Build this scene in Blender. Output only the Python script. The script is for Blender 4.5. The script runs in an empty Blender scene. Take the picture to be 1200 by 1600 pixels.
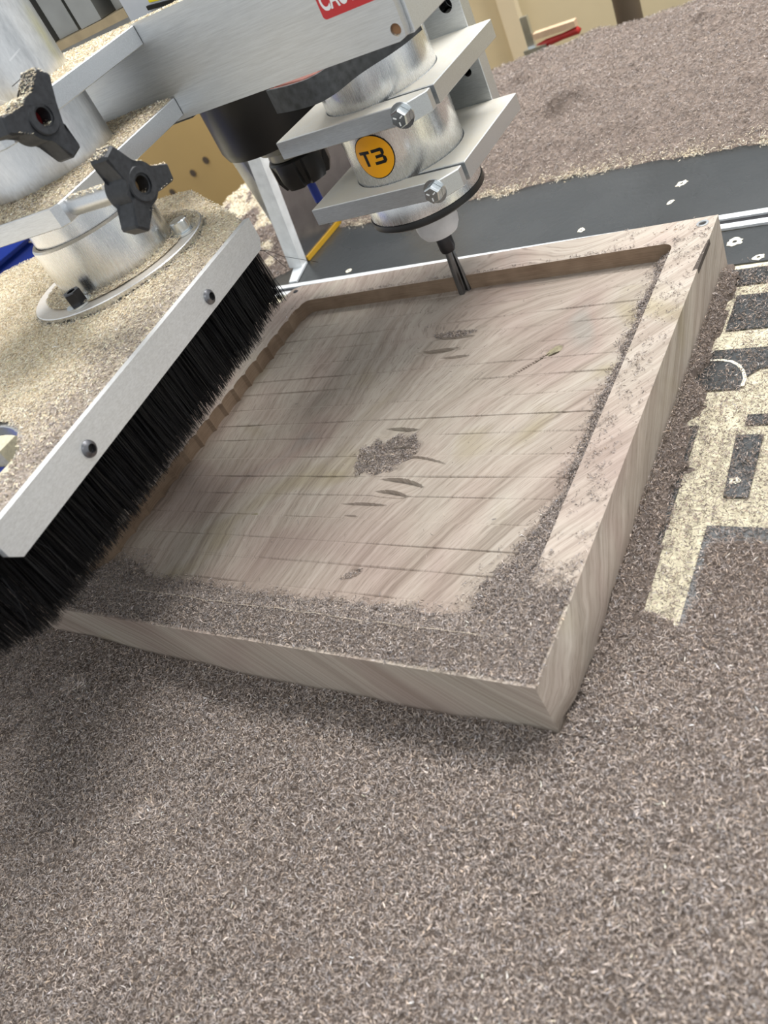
import bpy, bmesh, math, random
import numpy as np
from mathutils import Vector, Matrix

random.seed(7)
RNG = np.random.default_rng(7)
SC = bpy.context.scene
COL = SC.collection

# ------------------------------------------------------------------ camera
cam_d = bpy.data.cameras.new('camera')
cam = bpy.data.objects.new('camera', cam_d)
COL.objects.link(cam)
SC.camera = cam
CR = Vector((0.81056096, 0.42080863, -0.40732177))      # camera right
CD = Vector((0.02893281, -0.72342198, -0.68979963))     # camera down
CF = Vector((-0.58493916, 0.54733969, -0.59855278))     # camera forward
cam.matrix_world = Matrix(((CR.x, -CD.x, -CF.x, 0.17314),
                           (CR.y, -CD.y, -CF.y, -0.18968),
                           (CR.z, -CD.z, -CF.z, 0.37515),
                           (0, 0, 0, 1)))
cam_d.sensor_fit = 'VERTICAL'
cam_d.sensor_height = 36.0
cam_d.sensor_width = 27.0
cam_d.lens = 36.0 * 1305.2 / 1600.0
cam_d.clip_start = 0.01
cam_d.clip_end = 50
cam_d.dof.use_dof = True
cam_d.dof.focus_distance = 0.62
cam_d.dof.aperture_fstop = 11.0

# ------------------------------------------------------------------ world, lamps, exposure
world = bpy.data.worlds.new('workshop_light')
SC.world = world
world.use_nodes = True
world.node_tree.nodes['Background'].inputs[0].default_value = (0.93, 0.97, 1.0, 1)
world.node_tree.nodes['Background'].inputs[1].default_value = 0.74


def area_lamp(name, loc, target, sx, sy, power, color):
    d = bpy.data.lights.new(name, 'AREA')
    d.shape = 'RECTANGLE'
    d.size = sx
    d.size_y = sy
    d.energy = power
    d.color = color
    o = bpy.data.objects.new(name, d)
    COL.objects.link(o)
    o.location = loc
    o.rotation_euler = (Vector(target) - Vector(loc)).to_track_quat('-Z', 'Y').to_euler()
    return o


area_lamp('ceiling_lamp', (0.55, 1.25, 2.1), (0.0, 0.3, 0), 1.4, 0.5, 62, (1.0, 0.98, 0.96))
area_lamp('ceiling_lamp', (-1.05, 1.25, 2.1), (-0.5, 0.3, 0), 1.4, 0.5, 48, (1.0, 0.98, 0.96))
area_lamp('ceiling_lamp', (0.3, -1.4, 2.0), (0.0, 0.1, 0), 1.6, 0.5, 9, (0.95, 0.98, 1.0))

SC.view_settings.view_transform = 'Standard'
SC.view_settings.look = 'None'
SC.view_settings.exposure = 0.10
SC.view_settings.gamma = 1.0
SC.view_settings.use_curve_mapping = False


# ------------------------------------------------------------------ material helpers
def lin(r, g, b):
    f = lambda c: (c / 255 / 12.92) if c / 255 <= 0.04045 else ((c / 255 + 0.055) / 1.055) ** 2.4
    return (f(r), f(g), f(b), 1.0)


class NT:
    """small wrapper round a node tree"""
    def __init__(self, name):
        self.m = bpy.data.materials.new(name)
        self.m.use_nodes = True
        self.t = self.m.node_tree
        self.b = self.t.nodes['Principled BSDF']

    def n(self, kind, **kw):
        nd = self.t.nodes.new(kind)
        for k, v in kw.items():
            if k.startswith('i_'):
                nd.inputs[k[2:].replace('_', ' ')].default_value = v
            else:
                setattr(nd, k, v)
        return nd

    def l(self, a, b):
        self.t.links.new(a, b)

    def math(self, op, a, b=None, c=None):
        nd = self.n('ShaderNodeMath', operation=op)
        for i, v in enumerate((a, b, c)):
            if v is None:
                continue
            if isinstance(v, (int, float)):
                nd.inputs[i].default_value = v
            else:
                self.l(v, nd.inputs[i])
        return nd.outputs[0]

    def ramp(self, fac, stops):
        nd = self.n('ShaderNodeValToRGB')
        el = nd.color_ramp.elements
        while len(el) < len(stops):
            el.new(0.5)
        for e, (p, c) in zip(el, stops):
            e.position = p
            e.color = c
        self.l(fac, nd.inputs[0])
        return nd.outputs[0]

    def mix(self, fac, a, b, blend='MIX'):
        nd = self.n('ShaderNodeMix', data_type='RGBA', blend_type=blend)
        for s, v in ((0, fac), (6, a), (7, b)):
            if isinstance(v, (int, float, tuple)):
                nd.inputs[s].default_value = v
            else:
                self.l(v, nd.inputs[s])
        return nd.outputs[2]

    def coords(self, scale=(1, 1, 1), rot=(0, 0, 0)):
        tc = self.n('ShaderNodeTexCoord')
        mp = self.n('ShaderNodeMapping')
        mp.inputs['Scale'].default_value = scale
        mp.inputs['Rotation'].default_value = rot
        self.l(tc.outputs['Object'], mp.inputs[0])
        return mp.outputs[0]

    def noise(self, vec, scale, detail=3, rough=0.5, dist=0.0):
        nd = self.n('ShaderNodeTexNoise')
        nd.inputs['Scale'].default_value = scale
        nd.inputs['Detail'].default_value = detail
        nd.inputs['Roughness'].default_value = rough
        nd.inputs['Distortion'].default_value = dist
        self.l(vec, nd.inputs['Vector'])
        return nd.outputs[0]

    def bump(self, h, strength, dist=0.001):
        nd = self.n('ShaderNodeBump')
        nd.inputs['Strength'].default_value = strength
        nd.inputs['Distance'].default_value = dist
        self.l(h, nd.inputs['Height'])
        self.l(nd.outputs[0], self.b.inputs['Normal'])

    def set(self, color=None, rough=None, metal=None, spec=None):
        for k, v in (('Base Color', color), ('Roughness', rough), ('Metallic', metal), ('Specular IOR Level', spec)):
            if v is None:
                continue
            if isinstance(v, (int, float, tuple)):
                self.b.inputs[k].default_value = v
            else:
                self.l(v, self.b.inputs[k])
        return self.m


def plain(name, c, rough=0.5, metal=0.0, spec=0.5, vary=0.12, nscale=60):
    t = NT(name)
    nz = t.noise(t.coords(), nscale, 4)
    lo = tuple(x * (1 - vary) for x in c[:3]) + (1,)
    hi = tuple(min(1, x * (1 + vary)) for x in c[:3]) + (1,)
    return t.set(t.ramp(nz, [(0.3, lo), (0.7, hi)]), rough, metal, spec)


def brushed(name, stretch, base=(0.74, 0.76, 0.78), rough=0.34, dust=0.0, dust_col=(0.62, 0.52, 0.38, 1), bump=0.08):
    """milled aluminium, grain across the stretched axes; a film of dust settles on upward faces"""
    t = NT(name)
    v = t.coords(stretch)
    g = t.noise(v, 1500, 4, 0.65)
    big = t.noise(t.coords(), 18, 3)
    c = t.ramp(g, [(0.28, tuple(x * 0.84 for x in base) + (1,)), (0.72, tuple(min(1, x * 1.06) for x in base) + (1,))])
    r = t.math('ADD', t.math('MULTIPLY', g, 0.22), rough - 0.11)
    r = t.math('ADD', r, t.math('MULTIPLY', big, 0.06))
    m = 1.0
    if dust > 0:
        ge = t.n('ShaderNodeNewGeometry')
        sp = t.n('ShaderNodeSeparateXYZ')
        t.l(ge.outputs['Normal'], sp.inputs[0])
        up = t.math('SMOOTH_MIN', t.math('MAXIMUM', sp.outputs[2], 0.0), 1.0, 0.1)
        up = t.math('POWER', up, 3.0)
        sp2 = t.noise(t.coords(), 420, 3, 0.7)
        bl = t.noise(t.coords(), 28, 3, 0.6)
        f = t.math('MULTIPLY', up, t.math('MULTIPLY', t.math('ADD', sp2, bl), dust))
        f = t.math('MINIMUM', f, 0.97)
        c = t.mix(f, c, dust_col)
        m = t.math('SUBTRACT', 1.0, f)
        r = t.math('ADD', r, t.math('MULTIPLY', f, 0.5))
    t.bump(g, bump, 0.0004)
    return t.set(c, r, m, 0.5)


# ------------------------------------------------------------------ geometry helpers
def finish(me, sharp=32):
    bm = bmesh.new()
    bm.from_mesh(me)
    for f in bm.faces:
        f.smooth = True
    for e in bm.edges:
        e.smooth = not (len(e.link_faces) == 2 and e.calc_face_angle(0) > math.radians(sharp))
    bm.to_mesh(me)
    bm.free()


def link(name, me, mat, parent=None, loc=(0, 0, 0), rot=(0, 0, 0)):
    o = bpy.data.objects.new(name, me)
    COL.objects.link(o)
    if mat is not None and len(me.materials) == 0:
        for m in (mat if isinstance(mat, (list, tuple)) else [mat]):
            me.materials.append(m)
    o.parent = parent
    o.location = loc
    o.rotation_euler = rot
    return o


def root(name, label, cat, loc=(0, 0, 0), rotz=0, group=None):
    o = bpy.data.objects.new(name, None)
    COL.objects.link(o)
    o.empty_display_size = 0.02
    o.location = loc
    o.rotation_euler = (0, 0, rotz)
    tag(o, label, cat, group)
    return o


def tag(o, label, cat=None, group=None, kind=None):
    o['label'] = label
    if cat:
        o['category'] = cat
    if group:
        o['group'] = group
    if kind:
        o['kind'] = kind
    return o


def to_mesh(bm, name, bevel=0.0, seg=1, sharp=32):
    if bevel > 0:
        es = [e for e in bm.edges if len(e.link_faces) == 2 and e.calc_face_angle(0) > math.radians(25)]
        bmesh.ops.bevel(bm, geom=es, offset=bevel, segments=seg, affect='EDGES', clamp_overlap=True)
    bmesh.ops.recalc_face_normals(bm, faces=bm.faces)
    me = bpy.data.meshes.new(name)
    bm.to_mesh(me)
    bm.free()
    finish(me, sharp)
    return me


def bm_box(bm, a, b):
    vs = [bm.verts.new((x, y, z)) for z in (a[2], b[2]) for y in (a[1], b[1]) for x in (a[0], b[0])]
    for f in ((0, 2, 3, 1), (4, 5, 7, 6), (0, 1, 5, 4), (2, 6, 7, 3), (0, 4, 6, 2), (1, 3, 7, 5)):
        bm.faces.new([vs[i] for i in f])


def box(name, a, b, mat, parent=None, bevel=0.0006, seg=1):
    bm = bmesh.new()
    bm_box(bm, a, b)
    return link(name, to_mesh(bm, name, bevel, seg), mat, parent)


def prism(name, poly, z0, z1, mat, parent=None, bevel=0.0006, holes=(), plane='XY'):
    """extruded outline, optionally with round or free holes; plane XY (z up), XZ (along y) or YZ (along x)"""
    bm = bmesh.new()
    loops = [list(poly)] + [list(h) for h in holes]
    es = []
    for lp in loops:
        vs = [bm.verts.new((p[0], p[1], 0)) for p in lp]
        es += [bm.edges.new((vs[i], vs[(i + 1) % len(vs)])) for i in range(len(vs))]
    if holes:
        bmesh.ops.triangle_fill(bm, edges=es, use_beauty=True)
        bmesh.ops.dissolve_limit(bm, angle_limit=0.01, verts=bm.verts, edges=bm.edges)
    else:
        bm.faces.new(bm.verts)
    r = bmesh.ops.extrude_face_region(bm, geom=list(bm.faces))
    for v in bm.verts:
        v.co.z = z0
    for v in [g for g in r['geom'] if isinstance(g, bmesh.types.BMVert)]:
        v.co.z = z1
    if plane == 'XZ':
        for v in bm.verts:
            v.co = (v.co.x, v.co.z, v.co.y)
    elif plane == 'YZ':
        for v in bm.verts:
            v.co = (v.co.z, v.co.x, v.co.y)
    return link(name, to_mesh(bm, name, bevel), mat, parent)


def circle(cx, cy, r, n=48, a0=0.0):
    return [(cx + r * math.cos(a0 + 2 * math.pi * i / n), cy + r * math.sin(a0 + 2 * math.pi * i / n)) for i in range(n)]


def lathe(name, prof, mat, parent=None, n=64, loc=(0, 0, 0), rot=(0, 0, 0), sharp=32):
    """profile [(r, z), ...] spun round z; r = 0 closes an end"""
    bm = bmesh.new()
    rings = []
    for r, z in prof:
        if r < 1e-6:
            rings.append([bm.verts.new((0, 0, z))])
        else:
            rings.append([bm.verts.new((r * math.cos(2 * math.pi * i / n), r * math.sin(2 * math.pi * i / n), z)) for i in range(n)])
    for a, b in zip(rings, rings[1:]):
        for i in range(n):
            j = (i + 1) % n
            if len(a) == 1 and len(b) == 1:
                continue
            if len(a) == 1:
                bm.faces.new((a[0], b[i], b[j]))
            elif len(b) == 1:
                bm.faces.new((a[i], a[j], b[0]))
            else:
                bm.faces.new((a[i], a[j], b[j], b[i]))
    return link(name, to_mesh(bm, name, 0, sharp=sharp), mat, parent, loc, rot)


def tube_mesh(name, pts, rad, mat, parent=None, n=10):
    bm = bmesh.new()
    rings = []
    P = [Vector(p) for p in pts]
    for i, p in enumerate(P):
        d = (P[min(i + 1, len(P) - 1)] - P[max(i - 1, 0)]).normalized()
        a = d.orthogonal().normalized() if i == 0 else (rings_a - d * rings_a.dot(d)).normalized()
        rings_a = a
        b = d.cross(a)
        r = rad[i] if isinstance(rad, (list, tuple)) else rad
        rings.append([bm.verts.new(p + (a * math.cos(2 * math.pi * k / n) + b * math.sin(2 * math.pi * k / n)) * r) for k in range(n)])
    for a, b in zip(rings, rings[1:]):
        for i in range(n):
            j = (i + 1) % n
            bm.faces.new((a[i], a[j], b[j], b[i]))
    bm.faces.new(rings[0])
    bm.faces.new(rings[-1])
    return link(name, to_mesh(bm, name), mat, parent)


def text_mesh(body, size, bold=0.0):
    c = bpy.data.curves.new('lettering', 'FONT')
    c.body = body
    c.size = size
    c.offset = bold
    c.resolution_u = 4
    o = bpy.data.objects.new('lettering', c)
    COL.objects.link(o)
    dg = bpy.context.evaluated_depsgraph_get()
    dg.update()
    me = bpy.data.meshes.new_from_object(o.evaluated_get(dg))
    bpy.data.objects.remove(o)
    bpy.data.curves.remove(c)
    return me


def smooth01(t):
    t = np.clip(t, 0, 1)
    return t * t * (3 - 2 * t)


def vnoise(x, y, scale, seed):
    """value noise in [0, 1]"""
    g = np.random.default_rng(seed).random((256, 256))
    u, v = np.asarray(x) * scale, np.asarray(y) * scale
    i, j = np.floor(u).astype(int), np.floor(v).astype(int)
    fu, fv = smooth01(u - i), smooth01(v - j)
    a, b = g[i % 256, j % 256], g[(i + 1) % 256, j % 256]
    c, d = g[i % 256, (j + 1) % 256], g[(i + 1) % 256, (j + 1) % 256]
    return (a * (1 - fu) + b * fu) * (1 - fv) + (c * (1 - fu) + d * fu) * fv


def fbm(x, y, scale, seed, octv=3):
    s, amp, tot = 0, 1.0, 0
    for o in range(octv):
        s = s + amp * vnoise(x, y, scale * 2 ** o, seed + 31 * o)
        tot += amp
        amp *= 0.5
    return s / tot


def raw_mesh(name, V, Q, cols=None):
    """verts (n,3), quads (m,4) numpy -> mesh"""
    me = bpy.data.meshes.new(name)
    me.vertices.add(len(V))
    me.vertices.foreach_set('co', np.ascontiguousarray(V, dtype=np.float32).ravel())
    me.loops.add(Q.size)
    me.loops.foreach_set('vertex_index', np.ascontiguousarray(Q, dtype=np.int32).ravel())
    me.polygons.add(len(Q))
    k = Q.shape[1]
    me.polygons.foreach_set('loop_start', np.arange(0, Q.size, k, dtype=np.int32))
    me.polygons.foreach_set('use_smooth', np.ones(len(Q), dtype=bool))
    me.update(calc_edges=True)
    if cols is not None:
        at = me.color_attributes.new('tint', 'FLOAT_COLOR', 'POINT')
        at.data.foreach_set('color', np.ascontiguousarray(cols, dtype=np.float32).ravel())
    return me


def shavings(P, length, width, curl, tint, seg=4, flat=0.6, side=0.3, rng=RNG):
    """curled shavings: P (n,3) centres; returns verts, quads, colours"""
    n = len(P)
    L = length * rng.uniform(0.55, 1.45, n)
    W = width * rng.uniform(0.5, 1.5, n)
    A = np.clip(rng.normal(curl, curl * 0.45, n), 0.15, 5.0)
    R = L / A
    t = np.linspace(-1, 1, seg + 1)
    ph = t[None, :] * A[:, None] / 2
    X = R[:, None] * np.sin(ph)
    Z = R[:, None] * (1 - np.cos(ph)) - (R * (1 - np.cos(A / 2)) * 0.5)[:, None]
    Y = (W[:, None] / 2) * (1 - 0.55 * t[None, :] ** 2)
    loc = np.zeros((n, seg + 1, 2, 3))
    loc[:, :, 0, 0] = X
    loc[:, :, 1, 0] = X
    loc[:, :, 0, 1] = -Y
    loc[:, :, 1, 1] = Y
    loc[:, :, 0, 2] = Z
    loc[:, :, 1, 2] = Z + (rng.normal(0, 0.2, n) * W)[:, None]
    az = rng.uniform(0, 2 * np.pi, n)
    tx = rng.normal(0, flat, n) + np.where(rng.random(n) < side, np.pi / 2, 0)
    ty = rng.normal(0, flat * 0.6, n)
    flip = np.where(rng.random(n) < 0.5, 0, np.pi)
    tx = tx + flip
    cx, sx, cy, sy, cz, sz = np.cos(tx), np.sin(tx), np.cos(ty), np.sin(ty), np.cos(az), np.sin(az)
    M = np.zeros((n, 3, 3))
    M[:, 0, 0] = cz * cy
    M[:, 0, 1] = cz * sy * sx - sz * cx
    M[:, 0, 2] = cz * sy * cx + sz * sx
    M[:, 1, 0] = sz * cy
    M[:, 1, 1] = sz * sy * sx + cz * cx
    M[:, 1, 2] = sz * sy * cx - cz * sx
    M[:, 2, 0] = -sy
    M[:, 2, 1] = cy * sx
    M[:, 2, 2] = cy * cx
    V = np.einsum('nij,nskj->nski', M, loc) + P[:, None, None, :]
    nv = (seg + 1) * 2
    q = np.array([[2 * s, 2 * s + 1, 2 * s + 3, 2 * s + 2] for s in range(seg)])
    Q = (q[None] + (np.arange(n) * nv)[:, None, None]).reshape(-1, 4)
    C = np.ones((n, nv, 4))
    C[:, :, :3] = tint[:, None, :]
    return V.reshape(-1, 3), Q, C.reshape(-1, 4)


def grid_bed(x0, x1, y0, y1, step, hfun, cfun):
    nx, ny = int((x1 - x0) / step) + 1, int((y1 - y0) / step) + 1
    xs, ys = np.linspace(x0, x1, nx), np.linspace(y0, y1, ny)
    X, Y = np.meshgrid(xs, ys)
    X, Y = X.ravel(), Y.ravel()
    V = np.stack([X, Y, hfun(X, Y)], 1)
    C = np.ones((len(V), 4))
    C[:, :3] = cfun(X, Y)
    i = np.arange((ny - 1) * nx).reshape(ny - 1, nx)[:, :-1].ravel()
    Q = np.stack([i, i + 1, i + nx + 1, i + nx], 1)
    return V, Q, C


def merge(parts):
    V, Q, C, off = [], [], [], 0
    for v, q, c in parts:
        V.append(v)
        Q.append(q + off)
        C.append(c)
        off += len(v)
    return np.concatenate(V), np.concatenate(Q), np.concatenate(C)


def tint_mat(name, rough=0.75):
    t = NT(name)
    a = t.n('ShaderNodeAttribute', attribute_name='tint')
    return t.set(a.outputs['Color'], rough, 0.0, 0.25)


M_CHIP = tint_mat('wood_shavings')
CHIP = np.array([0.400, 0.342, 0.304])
GAP_SHADE = np.array([0.105, 0.082, 0.068])  # bed under the shavings: shade of the gaps between them put into its colour
CREAM = np.array([0.80, 0.70, 0.535])


def chip_tint(n, base=CHIP * 0.95, spread=0.36, rng=RNG):
    v = np.exp(rng.normal(0, spread, n))[:, None]
    warm = rng.normal(0, 0.05, (n, 1)) * np.array([[1, 0.2, -1]])
    return np.clip(base[None, :] * v * (1 + warm), 0.02, 0.9)


# ------------------------------------------------------------------ materials
M_ALU = brushed('milled_aluminium', (0.06, 1, 1), rough=0.36, dust=0.25)
M_ALU_Y = brushed('milled_aluminium_lengthwise', (1, 0.05, 1), rough=0.34, dust=0.12)
M_ALU_RAIL = brushed('anodised_strip', (1, 0.3, 1), base=(0.84, 0.86, 0.88), rough=0.5, dust=0.12, bump=0.03)
M_ALU_PLATE = brushed('brushed_sheet', (0.04, 1, 1), base=(0.74, 0.76, 0.77), rough=0.42, dust=0.6, dust_col=(0.78, 0.68, 0.48, 1))
M_ALU_CLAMP = brushed('dusty_clamp_plate', (0.1, 1, 1), base=(0.70, 0.73, 0.75), rough=0.36, dust=0.9, dust_col=(0.60, 0.56, 0.47, 1))
M_ALU_TURN = brushed('turned_aluminium', (1, 1, 0.06), base=(0.80, 0.81, 0.82), rough=0.24, dust=0.5, bump=0.02)
M_ALU_TUBE = brushed('scuffed_tube', (0.35, 0.35, 0.10), base=(0.80, 0.81, 0.82), rough=0.30, dust=0.2, bump=0.4)
M_STEEL = plain('zinc_steel', (0.72, 0.75, 0.76, 1), 0.25, 1.0)
M_DARKSTEEL = plain('black_oxide_steel', (0.06, 0.06, 0.065, 1), 0.38, 1.0)
M_SCREW = plain('socket_screw_steel', (0.20, 0.20, 0.21, 1), 0.32, 1.0)
M_BIT = plain('carbide_cutter', (0.20, 0.21, 0.22, 1), 0.3, 1.0)
M_BLACK = plain('black_plastic', (0.030, 0.032, 0.036, 1), 0.5, 0, 0.4, 0.3, 300)
M_BLACKMETAL = plain('black_painted_metal', (0.012, 0.011, 0.010, 1), 0.35, 0, 0.5)
M_RUBBER = plain('black_rubber', (0.045, 0.048, 0.051, 1), 0.55, 0, 0.45, 0.5, 160)
M_REDBROWN = plain('belt_leather', (0.22, 0.09, 0.07, 1), 0.8)
M_NUT = plain('white_nylon', (0.68, 0.68, 0.69, 1), 0.4, 0, 0.45)
M_BRISTLE = plain('black_bristle', (0.004, 0.004, 0.005, 1), 0.36, 0, 0.35, 0.3)
M_ORANGE = plain('amber_sticker', lin(240, 165, 10), 0.35, 0, 0.5, 0.03)
M_INK = plain('black_ink', lin(22, 20, 18), 0.4, 0, 0.4, 0.05)
M_RED = plain('red_label', lin(198, 48, 52), 0.35, 0, 0.5, 0.04)
M_WHITE = plain('white_print', lin(238, 238, 236), 0.4, 0, 0.4, 0.02)
M_YELLOW = plain('yellow_tape', lin(196, 152, 40), 0.4, 0, 0.5, 0.05)
M_SIGNYEL = plain('yellow_sticker', lin(228, 212, 12), 0.4, 0, 0.5, 0.04)
M_GREYBOX = plain('pale_grey_paint', lin(196, 200, 206), 0.4, 0, 0.5, 0.03)
M_GREYMACH = plain('machine_grey_metal', (0.36, 0.36, 0.34, 1), 0.42, 0.8, 0.5, 0.15, 20)
M_MDF = plain('bare_fibreboard', lin(214, 206, 180), 0.85, 0, 0.2, 0.12, 260)
M_PLY = plain('tan_plywood', lin(212, 198, 164), 0.7, 0, 0.3, 0.06, 6)
M_BLUE = plain('blue_plastic', lin(24, 54, 150), 0.45, 0, 0.5, 0.08, 4)
M_CONC = plain('concrete', lin(120, 116, 108), 0.85, 0, 0.3, 0.15, 5)
M_POST = plain('brown_post_paint', lin(96, 82, 66), 0.6, 0, 0.4, 0.1, 8)
M_SILVER = plain('clear_anodised_track', (0.82, 0.85, 0.87, 1), 0.35, 0.35)


def laminate_material():
    t = NT('black_laminate')
    v = t.coords()
    n1 = t.noise(v, 120, 3, 0.55, 0.6)
    n2 = t.noise(v, 9, 4)
    c = t.ramp(n2, [(0.3, (0.022, 0.025, 0.026, 1)), (0.75, (0.040, 0.043, 0.044, 1))])
    t.bump(n1, 0.25, 0.0012)
    return t.set(c, t.math('ADD', t.math('MULTIPLY', n2, 0.16), 0.20), 0.0, 0.5)


M_LAM = laminate_material()


def walnut(name, seed, floor=False):
    """pale dusty walnut: rings tilt more towards the right side of the slab"""
    t = NT(name)
    tc = t.n('ShaderNodeTexCoord')
    sp = t.n('ShaderNodeSeparateXYZ')
    t.l(tc.outputs['Object'], sp.inputs[0])
    x, y, z = sp.outputs
    low = t.noise(tc.outputs['Object'], 5.5, 2, 0.5)
    mid = t.noise(tc.outputs['Object'], 17, 3, 0.55)
    mr = t.n('ShaderNodeMapRange')
    for i, val in ((1, -0.32), (2, -0.02), (3, -0.10), (4, 0.80)):
        mr.inputs[i].default_value = val
    mr.interpolation_type = 'SMOOTHSTEP'
    t.l(x, mr.inputs[0])
    tilt = mr.outputs[0]
    u = t.math('SUBTRACT', x, t.math('MULTIPLY', t.math('SUBTRACT', y, 0.2), tilt))
    u = t.math('ADD', u, t.math('MULTIPLY', z, 1.4))
    wav = t.math('ADD', t.math('MULTIPLY', t.math('SUBTRACT', low, 0.5), 0.045), t.math('MULTIPLY', t.math('SUBTRACT', mid, 0.5), 0.007))
    u = t.math('ADD', u, wav)

    def streak(su, sv, detail, off):
        cb = t.n('ShaderNodeCombineXYZ')
        t.l(t.math('MULTIPLY', u, su), cb.inputs[0])
        t.l(t.math('MULTIPLY', y, sv), cb.inputs[1])
        cb.inputs[2].default_value = off + seed
        return t.noise(cb.outputs[0], 1.0, detail, 0.6)
    wide = streak(34, 1.4, 3, 1.3)
    fine = streak(190, 5.0, 4, 5.1)
    hair = streak(1150, 75.0, 2, 9.7)
    c1 = t.ramp(wide, [(0.22, lin(112, 98, 86)), (0.38, lin(160, 148, 135)), (0.54, lin(192, 182, 169)), (0.66, lin(176, 164, 152)), (0.80, lin(134, 120, 108))])
    c2 = t.ramp(fine, [(0.28, lin(122, 109, 97)), (0.46, lin(176, 165, 152)), (0.72, lin(206, 197, 186))])
    c = t.mix(0.5, c1, c2)
    # mineral tints of the timber: olive, violet-grey and pink bands
    tint = t.noise(tc.outputs['Object'], 9, 2, 0.5, 0.8)
    c = t.mix(0.75, c, t.ramp(tint, [(0.28, lin(226, 222, 192)), (0.42, (1, 1, 1, 1)), (0.54, lin(252, 246, 246)), (0.66, lin(238, 224, 226)), (0.78, lin(222, 226, 232))]), 'MULTIPLY')
    c = t.mix(t.ramp(hair, [(0.52, (0, 0, 0, 1)), (0.72, (0.55, 0.55, 0.55, 1))]), c, lin(112, 97, 86))
    c = t.mix(1.0, c, t.ramp(low, [(0.2, (0.92, 0.92, 0.92, 1)), (0.8, (1, 1, 1, 1))]), 'MULTIPLY')
    c = t.mix(1.0, c, (0.80, 0.795, 0.785, 1) if floor else (0.92, 0.915, 0.91, 1), 'MULTIPLY')
    h = t.math('ADD', t.math('MULTIPLY', hair, 0.8), t.math('MULTIPLY', fine, 0.5))
    t.bump(h, 0.35, 0.0006)
    return t.set(c, 0.68, 0.0, 0.3)


M_WOOD = walnut('pale_walnut', 0.0)
M_WOODFLOOR = walnut('milled_walnut', 0.0, True)


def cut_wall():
    """darker brown walls of the pocket with the fine level lines of each depth pass"""
    t = NT('brown_cut')
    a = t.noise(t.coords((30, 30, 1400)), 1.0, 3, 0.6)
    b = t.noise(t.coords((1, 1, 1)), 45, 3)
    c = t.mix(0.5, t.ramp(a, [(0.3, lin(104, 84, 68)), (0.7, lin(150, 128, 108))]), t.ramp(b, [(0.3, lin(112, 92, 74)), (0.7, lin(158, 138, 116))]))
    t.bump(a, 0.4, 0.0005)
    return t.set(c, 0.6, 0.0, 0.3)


M_CUT = cut_wall()  # pocket walls, browner and darker than the rim wood

# ------------------------------------------------------------------ room
bm = bmesh.new()
bm_box(bm, (-6, -4, -0.95), (4, 5, -0.90))
tag(link('floor', to_mesh(bm, 'floor'), M_CONC), 'grey concrete workshop floor', kind='structure')

wall = tag(box('wall_back', (-6, 1.76, -0.9), (4, 1.9, 2.6), plain('pale_wall_paint', lin(206, 210, 214), 0.8, 0, 0.2, 0.03, 3)), 'pale workshop wall with a dado of tan plywood panels', kind='structure')
for i in range(-5, 4):
    x = -0.715 + i * 0.61
    box('panel', (x + 0.003, 1.742, -0.88), (x + 0.607, 1.759, 0.22), M_PLY, wall, 0.003)
box('batten', (-0.73, 1.722, -0.88), (-0.69, 1.7415, 0.22), plain('pale_batten', lin(222, 208, 178), 0.6, 0, 0.3, 0.05, 8), wall, 0.003)

# ------------------------------------------------------------------ work table
TX0, TX1 = -0.78, 0.75
table = root('worktable', 'black laminated machine table routed down to bare fibreboard in lanes', 'table')
box('table_slab', (TX0, -0.75, -0.030), (TX1, 1.02, -0.0015), M_MDF, table, 0.001)
box('table_frame', (TX0 + 0.02, -0.72, -0.10), (TX1 - 0.02, 0.99, -0.0305), M_GREYMACH, table, 0.002)


def lam(poly):
    prism('laminate_panel', poly, -0.0015, 0.0, M_LAM, table, 0.0002)


def rect(x0, x1, y0, y1):
    return [(x0, y0), (x1, y0), (x1, y1), (x0, y1)]


lam(rect(TX0, TX1, 0.512, 1.02))
lam(rect(TX0, TX1, 0.4335, 0.4875))
lam(rect(-0.05, TX1, 0.403, 0.4255))
lam(rect(0.0145, TX1, 0.345, 0.389))
lam([(-0.05, 0.277), (0.0365, 0.277), (0.0385, 0.290), (0.046, 0.2985), (TX1, 0.300), (TX1, 0.320), (-0.05, 0.322)])
lam(rect(0.046, TX1, 0.2405, 0.2505))
lam([(0.045, 0.1755), (0.0592, 0.1755), (0.0588, 0.231), (0.0425, 0.231)])
lam(rect(0.076, TX1, 0.1755, 0.231))
lam(rect(-0.05, 0.0175, 0.131, 0.241))
lam(rect(0.0405, TX1, -0.75, 0.152))
lam(rect(TX0, 0.0165, -0.75, 0.130))
M_CORE = plain('exposed_core', lin(232, 226, 206), 0.8, 0, 0.2, 0.1, 500)
arc = [(0.004, 0.311), (0.018, 0.3108), (0.026, 0.3085), (0.032, 0.3035), (0.0365, 0.296), (0.0392, 0.288), (0.0388, 0.279)]
inner = [(0.004, 0.3093), (0.0175, 0.309), (0.0247, 0.3068), (0.0302, 0.3022), (0.0345, 0.2950), (0.0369, 0.2875), (0.0364, 0.279)]
prism('routed_groove', arc + inner[::-1], 0.0, 0.0002, M_CORE, table, 0)


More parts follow.
